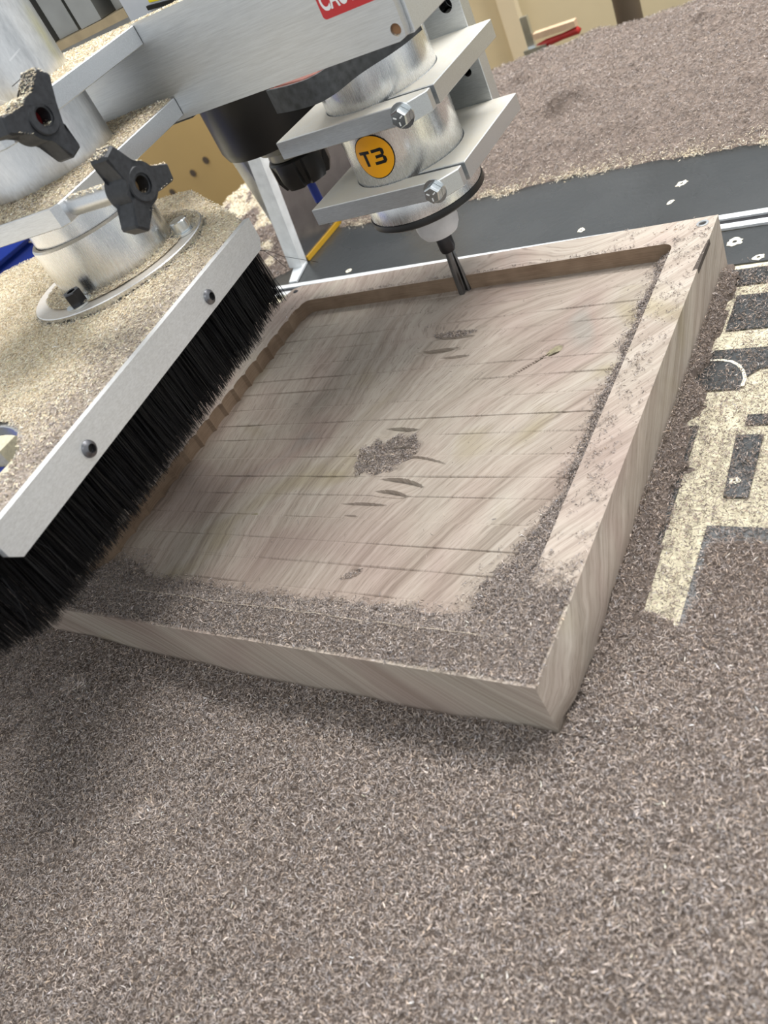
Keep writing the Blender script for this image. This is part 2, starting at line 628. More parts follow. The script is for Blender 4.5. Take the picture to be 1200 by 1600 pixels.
def splat(x, y, r, seed, mat=M_CORE, squash=1.0, rot=0.0, name='chipped_screw_hole'):
    """a screw hole whose laminate rim has flaked off, ring-shaped with a dark bore"""
    rg = random.Random(seed)
    n = 18
    out, inn = [], []
    for i in range(n):
        a = 2 * math.pi * i / n
        rr = r * rg.uniform(0.72, 1.15)
        px, py = rr * math.cos(a), rr * squash * math.sin(a)
        out.append((x + px * math.cos(rot) - py * math.sin(rot), y + px * math.sin(rot) + py * math.cos(rot)))
        px, py = 0.30 * r * math.cos(a), 0.30 * r * squash * math.sin(a)
        inn.append((x + px * math.cos(rot) - py * math.sin(rot), y + px * math.sin(rot) + py * math.cos(rot)))
    o = prism(name, out, 0.0, 0.0004, mat, table, 0, holes=[inn])
    prism('bore', inn, 0.0, 0.00015, M_INK, o, 0)


for i, (x, y, r, s, ro) in enumerate([(-0.071, 0.5896, 0.0062, 0.7, 0.9), (-0.0736, 0.5566, 0.0046, 0.55, 1.0), (-0.1543, 0.5332, 0.0042, 1, 0),
                                      (-0.0012, 0.4678, 0.0066, 1, 0), (0.0217, 0.4390, 0.0046, 1, 0), (-0.4428, 0.5354, 0.0045, 1, 0),
                                      (0.0490, 0.1890, 0.0035, 0.8, 0.2)]):
    splat(x, y, r, 40 + i, squash=s, rot=ro)

track = root('t_track', 'bright aluminium slotted clamping track let into the table behind the slab', 'track', (0, 0.50, 0), math.radians(-1.25))
for a, b in ((0.4880, 0.4955), (0.5040, 0.5115)):
    box('rail', (TX0 + 0.02, a - 0.5, 0.0001), (TX1 - 0.02, b - 0.5, 0.0024), M_SILVER, track, 0.0004)
box('slot_bed', (TX0 + 0.02, -0.0043, 0.0001), (TX1 - 0.02, 0.0038, 0.0006), M_DARKSTEEL, track, 0)

# ------------------------------------------------------------------ the slab of walnut
BX0, BX1, BY0, BY1, BT = -0.436, 0.0, 0.0, 0.4325, 0.0454
PX0, PX1, PY0, PY1 = -0.400, -0.0265, 0.0255, 0.4010      # pocket
PZ = BT - 0.0140
slab = root('wood_slab', 'thick pale walnut slab with a shallow rectangular pocket being milled into it', 'wood slab')


def pocket_loop():
    pts = []
    r = 0.0085
    def corner(cx, cy, a0, a1, n=6):
        for i in range(n + 1):
            a = math.radians(a0 + (a1 - a0) * i / n)
            pts.append((cx + r * math.cos(a), cy + r * math.sin(a)))
    corner(PX0 + r, PY0 + r, 180, 270)
    corner(PX1 - r, PY0 + r, 270, 360)
    corner(PX1 - r, PY1 - r, 0, 90)
    corner(PX0 + r, PY1 - r, 90, 180)
    # left side: one flat-bottomed scallop for every pass of the cutter
    y, k = PY1 - r - 0.004, 0
    while y - 0.0205 > PY0 + r:
        pts.append((PX0 - 0.0002, y))
        pts.append((PX0 - 0.0030, y - 0.0030))
        pts.append((PX0 - 0.0034, y - 0.0100))
        pts.append((PX0 - 0.0022, y - 0.0180))
        y -= 0.0212
    return pts


def build_slab():
    bm = bmesh.new()
    loop = pocket_loop()
    # outer outline: the near half of the right side is sawn a little unevenly
    outer = [(BX0, BY0), (BX1 - 0.0012, BY0)]
    for i in range(1, 24):
        y = BY1 * i / 24
        outer.append((BX1 - 0.0012 * max(0, 1 - y / 0.05), y))
    outer += [(BX1, BY1), (BX0 + 0.012, BY1), (BX0 + 0.0035, BY1 - 0.0035), (BX0, BY1 - 0.012)]
    vo = [bm.verts.new((x, y, BT)) for x, y in outer]
    vi = [bm.verts.new((x, y, BT)) for x, y in loop]
    eo = [bm.edges.new((vo[i], vo[(i + 1) % len(vo)])) for i in range(len(vo))]
    ei = [bm.edges.new((vi[i], vi[(i + 1) % len(vi)])) for i in range(len(vi))]
    bmesh.ops.triangle_fill(bm, edges=eo + ei, use_beauty=True)
    # pocket walls down to below the milled floor
    vb = [bm.verts.new((x, y, PZ - 0.006)) for x, y in loop]
    for i in range(len(vi)):
        j = (i + 1) % len(vi)
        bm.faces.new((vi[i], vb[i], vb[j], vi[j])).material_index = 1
    # outer faces in height steps; the right face bulges and is torn near its near end
    steps = [BT, 0.040, 0.034, 0.027, 0.020, 0.012, 0.005, 0.0]
    prev = vo
    for z in steps[1:]:
        ring = []
        for (x, y) in outer:
            d = BT - z
            if abs(x - BX1) < 0.002 and y < BY1 - 1e-4:
                nearness = max(0.0, 1 - y / 0.22)
                bul = 0.0075 * nearness * math.sin(min(1, d / 0.03) * math.pi * 0.5)
                rag = 0.0030 * nearness * (vnoise(np.array([y]), np.array([z]), 60, 5)[0] - 0.5) * 2
                und = 0.006 * nearness * max(0, (d - 0.030) / 0.0154)
                if y < 1e-6:
                    xx = x + 0.0012 * d / BT
                else:
                    xx = x + bul + rag - und
                ring.append(bm.verts.new((xx, y, z)))
            else:
                ring.append(bm.verts.new((x, y, z)))
        for i in range(len(outer)):
            j = (i + 1) % len(outer)
            bm.faces.new((prev[i], prev[j], ring[j], ring[i]))
        prev = ring
    bm.faces.new(prev)
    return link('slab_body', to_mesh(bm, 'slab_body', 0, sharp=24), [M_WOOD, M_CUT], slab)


body = build_slab()


def floor_height(X, Y):
    """milled pocket floor: shallow ridges between passes, crescent tear-outs and two hollows"""
    z = np.full_like(X, PZ)
    z += 0.00012 * (vnoise(X, Y, 120, 3) - 0.5)
    for k in range(17):
        y0 = 0.0540 + 0.0212 * k + 0.0012 * math.sin(k * 2.1)
        wob = 0.0006 * (vnoise(X, X * 0 + k, 14, 11) - 0.5) + 0.010 * (X + 0.2) * (0.04 + 0.02 * math.sin(k))
        d = np.abs(Y - y0 - wob)
        z -= 0.0011 * np.clip(1 - d / 0.0009, 0, 1) * (0.05 + 1.1 * vnoise(X, X * 0 + 3.3 * k, 30, 19))
        z += 0.00022 * (((k * 7) % 3) - 1) * smooth01((Y - y0 - wob) / 0.0008) * (Y < y0 + 0.0212)
    # crescents: x0,y0 -> x1,y1 along the top edge, bow, depth, length of the ramp towards the camera
    for (x0, y0, x1, y1, bow, dep, ramp) in [(-0.1830, 0.1565, -0.1413, 0.1490, 0.0042, 0.0026, 0.012),
                                              (-0.1810, 0.1440, -0.1513, 0.1400, 0.0034, 0.0024, 0.010),
                                              (-0.2049, 0.1313, -0.1635, 0.1310, 0.0018, 0.0016, 0.008),
                                              (-0.1960, 0.1200, -0.1830, 0.1195, 0.0008, 0.0009, 0.004),
                                              (-0.2060, 0.2120, -0.1745, 0.2100, 0.0014, 0.0022, 0.006),
                                              (-0.1900, 0.1800, -0.1330, 0.1715, 0.0045, 0.0014, 0.005),
                                              (-0.1960, 0.1925, -0.1690, 0.1920, 0.0016, 0.0018, 0.006),
                                              (-0.2250, 0.3100, -0.1830, 0.3125, 0.0006, 0.0024, 0.008),
                                              (-0.1960, 0.2978, -0.1675, 0.2992, 0.0010, 0.0015, 0.006),
                                              (-0.2230, 0.3300, -0.1740, 0.3270, 0.0008, 0.0020, 0.006),
                                              (-0.1220, 0.2660, -0.0950, 0.2960, -0.0010, 0.0012, 0.003)]:
        t = (X - x0) / (x1 - x0)
        inside = (t > 0) & (t < 1)
        tc = np.clip(t, 0, 1)
        edge = y0 + (y1 - y0) * tc + bow * np.sin(np.pi * tc)
        prof = np.sin(np.pi * tc) ** 0.7
        s = (edge - Y)
        ramp_h = np.where((s > 0) & (s < ramp), 1 - s / ramp, 0.0)
        z -= np.where(inside, 1.5 * dep * prof * ramp_h, 0)
    # chip-filled hollows
    for (cx, cy, rx, ry, dep, rot) in [(-0.190, 0.186, 0.024, 0.026, 0.0030, 0.5), (-0.197, 0.332, 0.020, 0.004, 0.0020, 0), (-0.160, 0.069, 0.006, 0.004, 0.001, 0.5),
                                       (-0.094, 0.2950, 0.007, 0.006, 0.0016, 0.6)]:
        dx, dy = X - cx, Y - cy
        ux, uy = dx * math.cos(rot) + dy * math.sin(rot), -dx * math.sin(rot) + dy * math.cos(rot)
        d = (ux / rx) ** 2 + (uy / ry) ** 2 + 0.7 * (vnoise(X, Y, 150, 23) - 0.5)
        z -= dep * smooth01(1.25 - d)
    return z


def build_floor():
    xs = np.linspace(PX0 - 0.0042, PX1 + 0.0005, 260)
    ys = np.linspace(PY0 - 0.0005, PY1 + 0.0005, 610)
    X, Y = np.meshgrid(xs, ys)
    X, Y = X.ravel(), Y.ravel()
    V = np.stack([X, Y, floor_height(X, Y)], 1)
    nx, ny = len(xs), len(ys)
    i = np.arange((ny - 1) * nx).reshape(ny - 1, nx)[:, :-1].ravel()
    Q = np.stack([i, i + 1, i + nx + 1, i + nx], 1)
    me = raw_mesh('pocket_floor', V, Q)
    me.polygons.foreach_set('use_smooth', np.zeros(len(Q), dtype=bool))
    o = link('pocket_floor', me, M_WOODFLOOR, slab)
    return o


build_floor()
# knots in the pocket floor
M_KNOT = plain('olive_knot', lin(136, 128, 104), 0.7, 0, 0.3, 0.35, 260)
M_KNOTDARK = plain('knot_crack', lin(66, 58, 44), 0.8, 0, 0.3, 0.3, 300)


def blob(name, cx, cy, rx, ry, rot, z, mat, seed, n=26, rough=0.25, rise=0.0007):
    rg = random.Random(seed)
    bm = bmesh.new()
    c = bm.verts.new((cx, cy, z + rise))
    rings = []
    for f, zz in ((0.5, rise * 0.7), (1.0, -0.0004)):
        ring = []
        for i in range(n):
            a = 2 * math.pi * i / n
            k = f * (1 + rough * (rg.random() - 0.5) * 2)
            px, py = rx * k * math.cos(a), ry * k * math.sin(a)
            ring.append(bm.verts.new((cx + px * math.cos(rot) - py * math.sin(rot), cy + px * math.sin(rot) + py * math.cos(rot), z + zz * rg.uniform(0.6, 1.3))))
        rings.append(ring)
    for i in range(n):
        j = (i + 1) % n
        bm.faces.new((c, rings[0][i], rings[0][j]))
        bm.faces.new((rings[0][i], rings[1][i], rings[1][j], rings[0][j]))
    return link(name, to_mesh(bm, name, 0, sharp=80), mat, slab)


blob('knot', -0.0935, 0.2955, 0.0105, 0.0052, 0.95, PZ - 0.0008, M_KNOT, 3, rise=0.0012)
blob('knot_crack', -0.1010, 0.2860, 0.0150, 0.0011, 0.98, PZ - 0.0003, M_KNOTDARK, 5, rise=0.0004)
blob('knot_crack', -0.0935, 0.2900, 0.0060, 0.0012, 0.75, PZ - 0.0002, M_KNOTDARK, 8, rise=0.0008)
blob('knot', -0.2812, 0.1165, 0.0058, 0.0042, 0.4, PZ - 0.0005, M_KNOT, 9, rise=0.0006)
# bright splinter left standing along the near edge of the pocket, steel insert and slot at the far right corner
M_SPLINTER = plain('pale_splinter', lin(214, 200, 180), 0.7, 0, 0.3, 0.1, 300)
sp_pts, k = [], 0
for i in range(40):
    x = -0.325 + 0.285 * i / 39
    sp_pts.append((x, PY0 - 0.0003 + 0.0003 * math.sin(i * 1.1) + 0.0004 * math.sin(i * 0.37), BT + 0.0013 + 0.0005 * math.sin(i * 1.7)))
tube_mesh('edge_splinter', sp_pts, 0.00016, M_SPLINTER, slab, 5)
lathe('steel_insert', [(0.0046, 0.0), (0.0046, 0.0006), (0.0028, 0.0006), (0.0026, -0.0001)], M_STEEL, slab, 24, (-0.0095, 0.4225, BT))
lathe('insert_bore', [(0.0027, 0.00005), (0.0, 0.00005)], M_INK, slab, 20, (-0.0095, 0.4225, BT))
for i, (dx, dy, r) in enumerate([(-0.020, -0.002, 0.0032), (-0.030, -0.003, 0.0022), (-0.036, -0.004, 0.0014)]):
    blob('corner_dent', -0.0095 + dx, 0.4225 + dy, r, r * 0.7, 0.2, BT - 0.0001, plain('dented_wood', lin(140, 122, 106), 0.8, 0, 0.3, 0.2, 300), 60 + i, 16, 0.3, 0.0003)
prism('edge_notch', [(-0.0034, 0.357), (0.0002, 0.359), (0.0004, 0.398), (-0.0006, 0.3975)], BT - 0.004, BT + 0.00012, plain('dark_notch', lin(74, 66, 60), 0.8, 0, 0.3), slab, 0)
lathe('corner_screw', [(0.0, 0.0012), (0.0022, 0.001), (0.0030, 0.0)], M_DARKSTEEL, slab, 20, (-0.4255, 0.4225, BT))

# ------------------------------------------------------------------ spindle with its cutter
SX, SY = -0.214, 0.398
sp = root('router_spindle', 'round aluminium router spindle with amber T3 sticker and black ring', 'spindle', (SX, SY, 0))
lathe('spindle_body', [(0.0, 0.1455), (0.0455, 0.1455), (0.0460, 0.1465), (0.0460, 0.2450), (0.0442, 0.2462), (0.0442, 0.310), (0.0, 0.310)], M_ALU_TURN, sp, 96)
lathe('end_flange', [(0.0, 0.1445), (0.0486, 0.1445), (0.0490, 0.1435), (0.0490, 0.1275), (0.0, 0.1275)], M_ALU_TURN, sp, 96)
lathe('sealing_ring', [(0.0, 0.1272), (0.0498, 0.1272), (0.0502, 0.1262), (0.0502, 0.1222), (0.0480, 0.1206), (0.0, 0.1206)], M_BLACKMETAL, sp, 96)
lathe('collet_nut', [(0.0, 0.1204), (0.0188, 0.1204), (0.0188, 0.1010), (0.0178, 0.0960), (0.0150, 0.0912), (0.0075, 0.0905), (0.0, 0.0905)], M_NUT, sp, 48)


def cyl_patch(name, outline, r, ang0, z0, mat, parent, thick=0.0003):
    """flat outline (u along the arc, v up, metres) wrapped round the spindle"""
    bm = bmesh.new()
    vs = [bm.verts.new((u, v, 0)) for u, v in outline]
    es = [bm.edges.new((vs[i], vs[(i + 1) % len(vs)])) for i in range(len(vs))]
    bmesh.ops.triangle_fill(bm, edges=es, use_beauty=True)
    for _ in range(3):
        long = [e for e in bm.edges if abs(e.verts[0].co.x - e.verts[1].co.x) > 0.003]
        if long:
            bmesh.ops.subdivide_edges(bm, edges=long, cuts=1)
            bmesh.ops.triangulate(bm, faces=[f for f in bm.faces if len(f.verts) > 3])
    rr = r + thick
    for v in bm.verts:
        a = ang0 + v.co.x / r
        v.co = (rr * math.cos(a), rr * math.sin(a), z0 + v.co.y)
    return link(name, to_mesh(bm, name), mat, parent)


A0 = math.radians(-90.0)
st = cyl_patch('sticker', circle(0, 0, 0.0172, 48), 0.0460, A0, 0.1835, M_INK, sp, 0.0003)
st['label'] = 'round amber T3 sticker with a black outline'
cyl_patch('sticker_face', circle(0, 0, 0.0164, 48), 0.0460, A0, 0.1835, M_ORANGE, st, 0.0005)
T_SHAPE = [(-0.0118, 0.0058), (-0.0022, 0.0058), (-0.0022, 0.0034), (-0.0056, 0.0034), (-0.0056, -0.0062), (-0.0084, -0.0062), (-0.0084, 0.0034), (-0.0118, 0.0034)]
THREE = [(-0.0002, 0.0058), (0.0082, 0.0058), (0.0100, 0.0044), (0.0100, 0.0014), (0.0086, -0.0001), (0.0102, -0.0018), (0.0102, -0.0046), (0.0084, -0.0062), (-0.0002, -0.0062),
         (-0.0002, -0.0038), (0.0074, -0.0038), (0.0076, -0.0014), (0.0020, -0.0014), (0.0020, 0.0010), (0.0074, 0.0010), (0.0074, 0.0034), (-0.0002, 0.0034)]
for shape in (T_SHAPE, THREE):
    cyl_patch('lettering', shape, 0.0460, A0, 0.1835, M_INK, st, 0.0007)

bit = root('router_bit', 'grey two-flute router bit cutting the far wall of the pocket', 'router bit', (SX, SY, 0))
lathe('shank', [(0.0, 0.0902), (0.0066, 0.0902), (0.0072, 0.0880), (0.0072, 0.0770), (0.0062, 0.0735), (0.0, 0.0735)], M_DARKSTEEL, bit, 28)


def flute(bm, a0):
    n, h0, h1 = 26, PZ - 0.0005, 0.0734
    rows = []
    for i in range(n + 1):
        f = i / n
        z = h0 + (h1 - h0) * f
        row = []
        for k in range(10):
            u = k / 9
            ang = a0 + f * 0.9 + u * 2.15
            rr = 0.0020 + 0.0043 * (math.sin(math.pi * min(1, u * 1.15 + 0.02)) ** 0.5 if u < 0.86 else 0.15)
            row.append(bm.verts.new((rr * math.cos(ang), rr * math.sin(ang), z)))
        rows.append(row)
    for a, b in zip(rows, rows[1:]):
        for k in range(10):
            j = (k + 1) % 10
            bm.faces.new((a[k], a[j], b[j], b[k]))
    bm.faces.new(rows[0])
    bm.faces.new(rows[-1])


for a0 in (0.0, math.pi):
    bm = bmesh.new()
    flute(bm, a0)
    link('flute', to_mesh(bm, 'flute'), M_BIT, bit)


def hex_bolt(parent, loc, rot, r=0.0068, h=0.0062, mat=M_STEEL, washer=0.0092):
    bm = bmesh.new()
    n = 6
    prof = [(r, 0.0), (r, h - 0.0010), (r * 0.86, h)]
    rings = []
    for q, z in prof:
        rings.append([bm.verts.new((q * math.cos(math.pi / 3 * i + 0.3), q * math.sin(math.pi / 3 * i + 0.3), z)) for i in range(n)])
    for a, b in zip(rings, rings[1:]):
        for i in range(n):
            bm.faces.new((a[i], a[(i + 1) % n], b[(i + 1) % n], b[i]))
    bm.faces.new(rings[-1])
    bm.faces.new(rings[0])
    o = link('hex_bolt', to_mesh(bm, 'hex_bolt', 0.0004, 2), mat, parent, loc, rot)
    w = lathe('washer', [(0.0, -0.0002), (washer, -0.0002), (washer, -0.0014), (washer * 0.9, -0.0020), (0.0, -0.0020)], mat, o, 32)
    bm = bmesh.new()
    for a in (0.5, 2.6, 4.7):
        c, s = math.cos(a), math.sin(a)
        d0, d1, hw = r * 0.25, r * 0.62, r * 0.06
        q = [(d0, -hw), (d1, -hw), (d1, hw), (d0, hw)]
        lo = [bm.verts.new((x * c - y * s, x * s + y * c, h)) for x, y in q]
        up = [bm.verts.new((x * c - y * s, x * s + y * c, h + 0.0003)) for x, y in q]
        bm.faces.new(up)
        for i in range(4):
            bm.faces.new((lo[i], lo[(i + 1) % 4], up[(i + 1) % 4], up[i]))
    link('grade_mark', to_mesh(bm, 'grade_mark'), M_WHITE, o)
    return o


def spindle_clamp(ztop, label, dx=0.0):
    z0, z1 = ztop - 0.0140, ztop
    x0, x1, y0, y1 = -0.283 + dx, -0.1495 + dx, 0.3375, 0.4735
    t = root('spindle_clamp', label, 'clamp', (0, 0, 0), 0, 'split clamp plates round the spindle')
    r = 0.0463
    gap = 0.0042
    ys = 0.3555                                     # the saw cut that splits the plate on its right side
    # one outline: outside, then in through the cut, round the bore and out again
    a_in = math.asin((ys - SY) / r)
    a_out = math.asin((ys + gap - SY) / r)
    pts = [(x0, y1), (x0, y0), (x1 - 0.011, y0), (x1, ys - 0.006), (x1, ys)]
    pts += [(SX + r * math.cos(a_in), ys)]
    n = 56
    for i in range(1, n):
        a = a_in - (2 * math.pi - (a_out - a_in)) * i / n
        pts.append((SX + r * math.cos(a), SY + r * math.sin(a)))
    pts += [(SX + r * math.cos(a_out), ys + gap), (x1 + 0.001, ys + gap), (x1 + 0.001, y1)]
    prism('clamp_plate', pts, z0, z1, M_ALU_CLAMP, t, 0.0006)
    hex_bolt(t, (x1 - 0.0165, y0 - 0.0021, (z0 + z1) / 2), (math.radians(90), 0, 0))
    return t


spindle_clamp(0.2185, 'upper split clamp plate gripping the spindle above the T3 sticker')
spindle_clamp(0.1605, 'lower split clamp plate gripping the spindle below the T3 sticker', 0.0015)

mp = root('mounting_plate', 'tall drilled aluminium mounting plate behind the spindle clamps', 'plate')
prism('back_plate', [(-0.262, 0.150), (-0.1685, 0.150), (-0.1685, 0.330), (-0.262, 0.330)], 0.4738, 0.4885, M_ALU_CLAMP, mp, 0.0008,
      holes=[circle(-0.1812, 0.2380, 0.0062, 20), circle(-0.1820, 0.1865, 0.0042, 20)], plane='XZ')
lathe('hole_liner', [(0.0062, 0.0), (0.0062, 0.014), (0.0, 0.014)], M_DARKSTEEL, mp, 20, (-0.1812, 0.4743, 0.2380), (math.radians(-90), 0, 0))
lathe('hole_liner', [(0.0042, 0.0), (0.0042, 0.014), (0.0, 0.014)], M_DARKSTEEL, mp, 20, (-0.1820, 0.4743, 0.1865), (math.radians(-90), 0, 0))

# ------------------------------------------------------------------ second, black spindle behind on the left
S2 = (-0.352, 0.436, 0)
s2 = root('spindle_motor', 'black round spindle motor hanging behind the spindle clamps', 'spindle', S2)
lathe('motor_body', [(0.0, 0.310), (0.060, 0.310), (0.060, 0.206), (0.0575, 0.199), (0.0, 0.199)], M_BLACKMETAL, s2, 64)
lathe('nose_collar', [(0.0, 0.1988), (0.030, 0.1988), (0.030, 0.188), (0.024, 0.186), (0.024, 0.179), (0.0, 0.179)], plain('worn_bronze_steel', (0.25, 0.23, 0.18, 1), 0.4, 1.0), s2, 48)
prism('motor_bracket', rect(-0.0800, -0.020, -0.075, 0.05), 0.2500, 0.2600, M_BLACKMETAL, s2, 0.001)


def slotted_nut():
    bm = bmesh.new()
    n = 72
    prof = [(0.0262, 0.1785), (0.0275, 0.1765), (0.0275, 0.160), (0.0235, 0.1515), (0.010, 0.1505)]
    rings = []
    for ip, (r, z) in enumerate(prof):
        ring = []
        for i in range(n):
            slot = (i % 12) in (0, 1, 2)
            rr = r - (0.0045 if slot and ip in (2, 3) else 0)
            ring.append(bm.verts.new((rr * math.cos(2 * math.pi * i / n), rr * math.sin(2 * math.pi * i / n), z)))
        rings.append(ring)
    for a, b in zip(rings, rings[1:]):
        for i in range(n):
            bm.faces.new((a[i], a[(i + 1) % n], b[(i + 1) % n], b[i]))
    bm.faces.new(rings[0])
    bm.faces.new(rings[-1])
    return link('collet_nut', to_mesh(bm, 'collet_nut'), M_BLACKMETAL, s2)


slotted_nut()
bit2 = root('drill_bit', 'slim blue coated bit held in the black slotted collet', 'drill bit', S2)
lathe('coated_shank', [(0.0, 0.1504), (0.0042, 0.1504), (0.0042, 0.128), (0.0, 0.128)], M_BLUE, bit2, 20)
lathe('bit_tip', [(0.0, 0.1279), (0.0040, 0.1279), (0.0034, 0.105), (0.0, 0.102)], M_DARKSTEEL, bit2, 20)

# ------------------------------------------------------------------ belt guard with its caution label
GY = 0.279
guard = root('belt_guard', 'brushed sheet metal belt guard with red caution label', 'machine guard')
hole_c = (-0.1118, 0.2757)
prism('front_panel', [(-0.420, 0.2705), (-0.112, 0.2690), (-0.1072, 0.2705), (-0.1065, 0.2740), (-0.1065, 0.385), (-0.215, 0.385), (-0.2452, 0.3340), (-0.420, 0.3370)], GY, GY + 0.0070,
      M_ALU_PLATE, guard, 0.0006, holes=[circle(hole_c[0], hole_c[1], 0.0036, 20)], plane='XZ')
prism('side_panel', [(GY + 0.0072, 0.2695), (0.46, 0.2710), (0.46, 0.385), (GY + 0.0072, 0.385)], -0.1105, -0.1045, M_ALU_PLATE, guard, 0.0006, plane='YZ')
prism('hole_plug', circle(hole_c[0], hole_c[1], 0.0035, 20), GY + 0.002, GY + 0.006, plain('hole_dust', lin(150, 112, 80), 0.9), guard, 0, plane='XZ')
LZ0, LZ1, LX0, LX1 = 0.2938, 0.3150, -0.1545, -0.1085


def round_rect(x0, x1, y0, y1, r, n=6):
    p = []
    for cx, cy, a in ((x1 - r, y0 + r, -90), (x1 - r, y1 - r, 0), (x0 + r, y1 - r, 90), (x0 + r, y0 + r, 180)):
        for i in range(n + 1):
            t = math.radians(a + 90 * i / n)
            p.append((cx + r * math.cos(t), cy + r * math.sin(t)))
    return p


lb = prism('caution_label', round_rect(LX0, LX1, LZ0, LZ1, 0.0025), GY - 0.0004, GY - 0.00005, M_RED, guard, 0, plane='XZ')
lb['label'] = 'red label with white CAUTION lettering'
tm = text_mesh('CAUTION', 0.0158, 0.0004)
co = np.array([v.co[:] for v in tm.vertices])
sxx = (LX1 - LX0 - 0.0035) / (co[:, 0].max() - co[:, 0].min())
for v in tm.vertices:
    v.co = (LX0 + 0.0018 + (v.co.x - co[:, 0].min()) * sxx, GY - 0.0006, LZ0 + 0.0046 + v.co.y)
link('lettering', tm, M_WHITE, lb)

flap = root('drive_belt', 'wide black drive belt curling out beneath the sheet metal guard', 'belt')


def belt():
    pts = [(-0.2500, 0.3155), (-0.2360, 0.3108), (-0.2220, 0.3076), (-0.2100, 0.3065), (-0.2030, 0.3085), (-0.1970, 0.3150), (-0.1935, 0.3260), (-0.1905, 0.3400),
           (-0.1840, 0.3525), (-0.1760, 0.3640), (-0.1690, 0.3800), (-0.1650, 0.4000)]
    for nm, off, z0, z1, mat in (('belt_face', 0.0, 0.2440, 0.2606, M_RUBBER), ('belt_lining', 0.0022, 0.2446, 0.2602, M_REDBROWN)):
        bm = bmesh.new()
        rows = []
        P = [Vector((p[0], p[1], 0)) for p in pts]
        fine = []
        for i in range(len(P) - 1):
            a, b = P[i], P[i + 1]
            p0, p3 = P[max(i - 1, 0)], P[min(i + 2, len(P) - 1)]
            for k in range(5):
                t = k / 5
                fine.append(0.5 * ((2 * a) + (b - p0) * t + (2 * p0 - 5 * a + 4 * b - p3) * t * t + (3 * a - p0 - 3 * b + p3) * t ** 3))
        fine.append(P[-1])
        for i, p in enumerate(fine):
            d = (fine[min(i + 1, len(fine) - 1)] - fine[max(i - 1, 0)]).normalized()
            nrm = Vector((-d.y, d.x, 0))
            q0, q1 = p + nrm * off, p + nrm * (off + 0.0020)
            rows.append([bm.verts.new((q.x, q.y, z)) for q, z in ((q0, z0), (q0, z1), (q1, z1), (q1, z0))])
        for a, b in zip(rows, rows[1:]):
            for k in range(4):
                j = (k + 1) % 4
                bm.faces.new((a[k], a[j], b[j], b[k]))
        bm.faces.new(rows[0])
        bm.faces.new(rows[-1])
        link(nm, to_mesh(bm, nm), mat, flap)
    prism('pulley_face', [(-0.246, 0.320), (-0.214, 0.312), (-0.204, 0.3145), (-0.200, 0.325), (-0.205, 0.340), (-0.240, 0.340)], 0.256, 0.2605, M_REDBROWN, flap, 0.0005)


belt()

# ------------------------------------------------------------------ dust shoe (turned 7 degrees on its tube)
AX, AY, TH = -0.352, 0.1986, math.radians(7.2)
ZP = 0.2071                                              # top of the shoe plate
shoe = root('dust_shoe', 'raised dust shoe plate with aluminium edge strip and black brush skirt', 'dust shoe', (AX, AY, 0), TH)
OCT = [(0.104, -0.272), (0.104, 0.022), (-0.003, 0.118), (-0.060, 0.124), (-0.1900, 0.078), (-0.300, 0.010), (-0.300, -0.272), (-0.200, -0.366), (-0.001, -0.366)]
HOLE = circle(0.019, -0.244, 0.0625, 56)
prism('shoe_plate', OCT, ZP - 0.0070, ZP, M_ALU_Y, shoe, 0.0005, holes=[HOLE, circle(0, 0, 0.040, 40)])


def edge_strip(a, b, z0=0.1862, z1=ZP + 0.0006, th=0.0050, cham=0.0060):
    """aluminium strip on the outside of one plate edge, lower corners clipped"""
    a, b = Vector((a[0], a[1], 0)), Vector((b[0], b[1], 0))
    d = (b - a).normalized()
    nrm = Vector((d.y, -d.x, 0))
    L = (b - a).length
    prof = [(0, z1), (0, z0 + cham), (cham * 0.9, z0), (L - cham * 0.9, z0), (L, z0 + cham), (L, z1)]
    bm = bmesh.new()
    f0 = [bm.verts.new(a + d * s + nrm * 0.0002 + Vector((0, 0, z))) for s, z in prof]
    f1 = [bm.verts.new(a + d * s + nrm * th + Vector((0, 0, z))) for s, z in prof]
    bm.faces.new(f0)
    bm.faces.new(f1)
    for i in range(len(prof)):
        j = (i + 1) % len(prof)
        bm.faces.new((f0[i], f0[j], f1[j], f1[i]))
    return link('edge_strip', to_mesh(bm, 'edge_strip', 0.0005), M_ALU_RAIL, shoe)


edge_strip((0.104, -0.275), (0.104, 0.0225))
edge_strip((0.000, -0.369), (0.1035, -0.2785))


def button_screw(loc, rot, parent, r=0.0050):
    o = lathe('button_screw', [(r, 0.0), (r * 0.92, 0.0011), (r * 0.62, 0.0022), (r * 0.52, 0.0024), (r * 0.46, 0.0002), (0.0, 0.0002)], M_SCREW, parent, 28, loc, rot)
    lathe('hex_socket', [(r * 0.44, 0.0004), (0.0, 0.0004)], M_INK, o, 6)
    return o


for yy in (-0.2000, -0.0550):
    button_screw((0.1091, yy, 0.1945), (0, math.radians(90), 0), shoe)

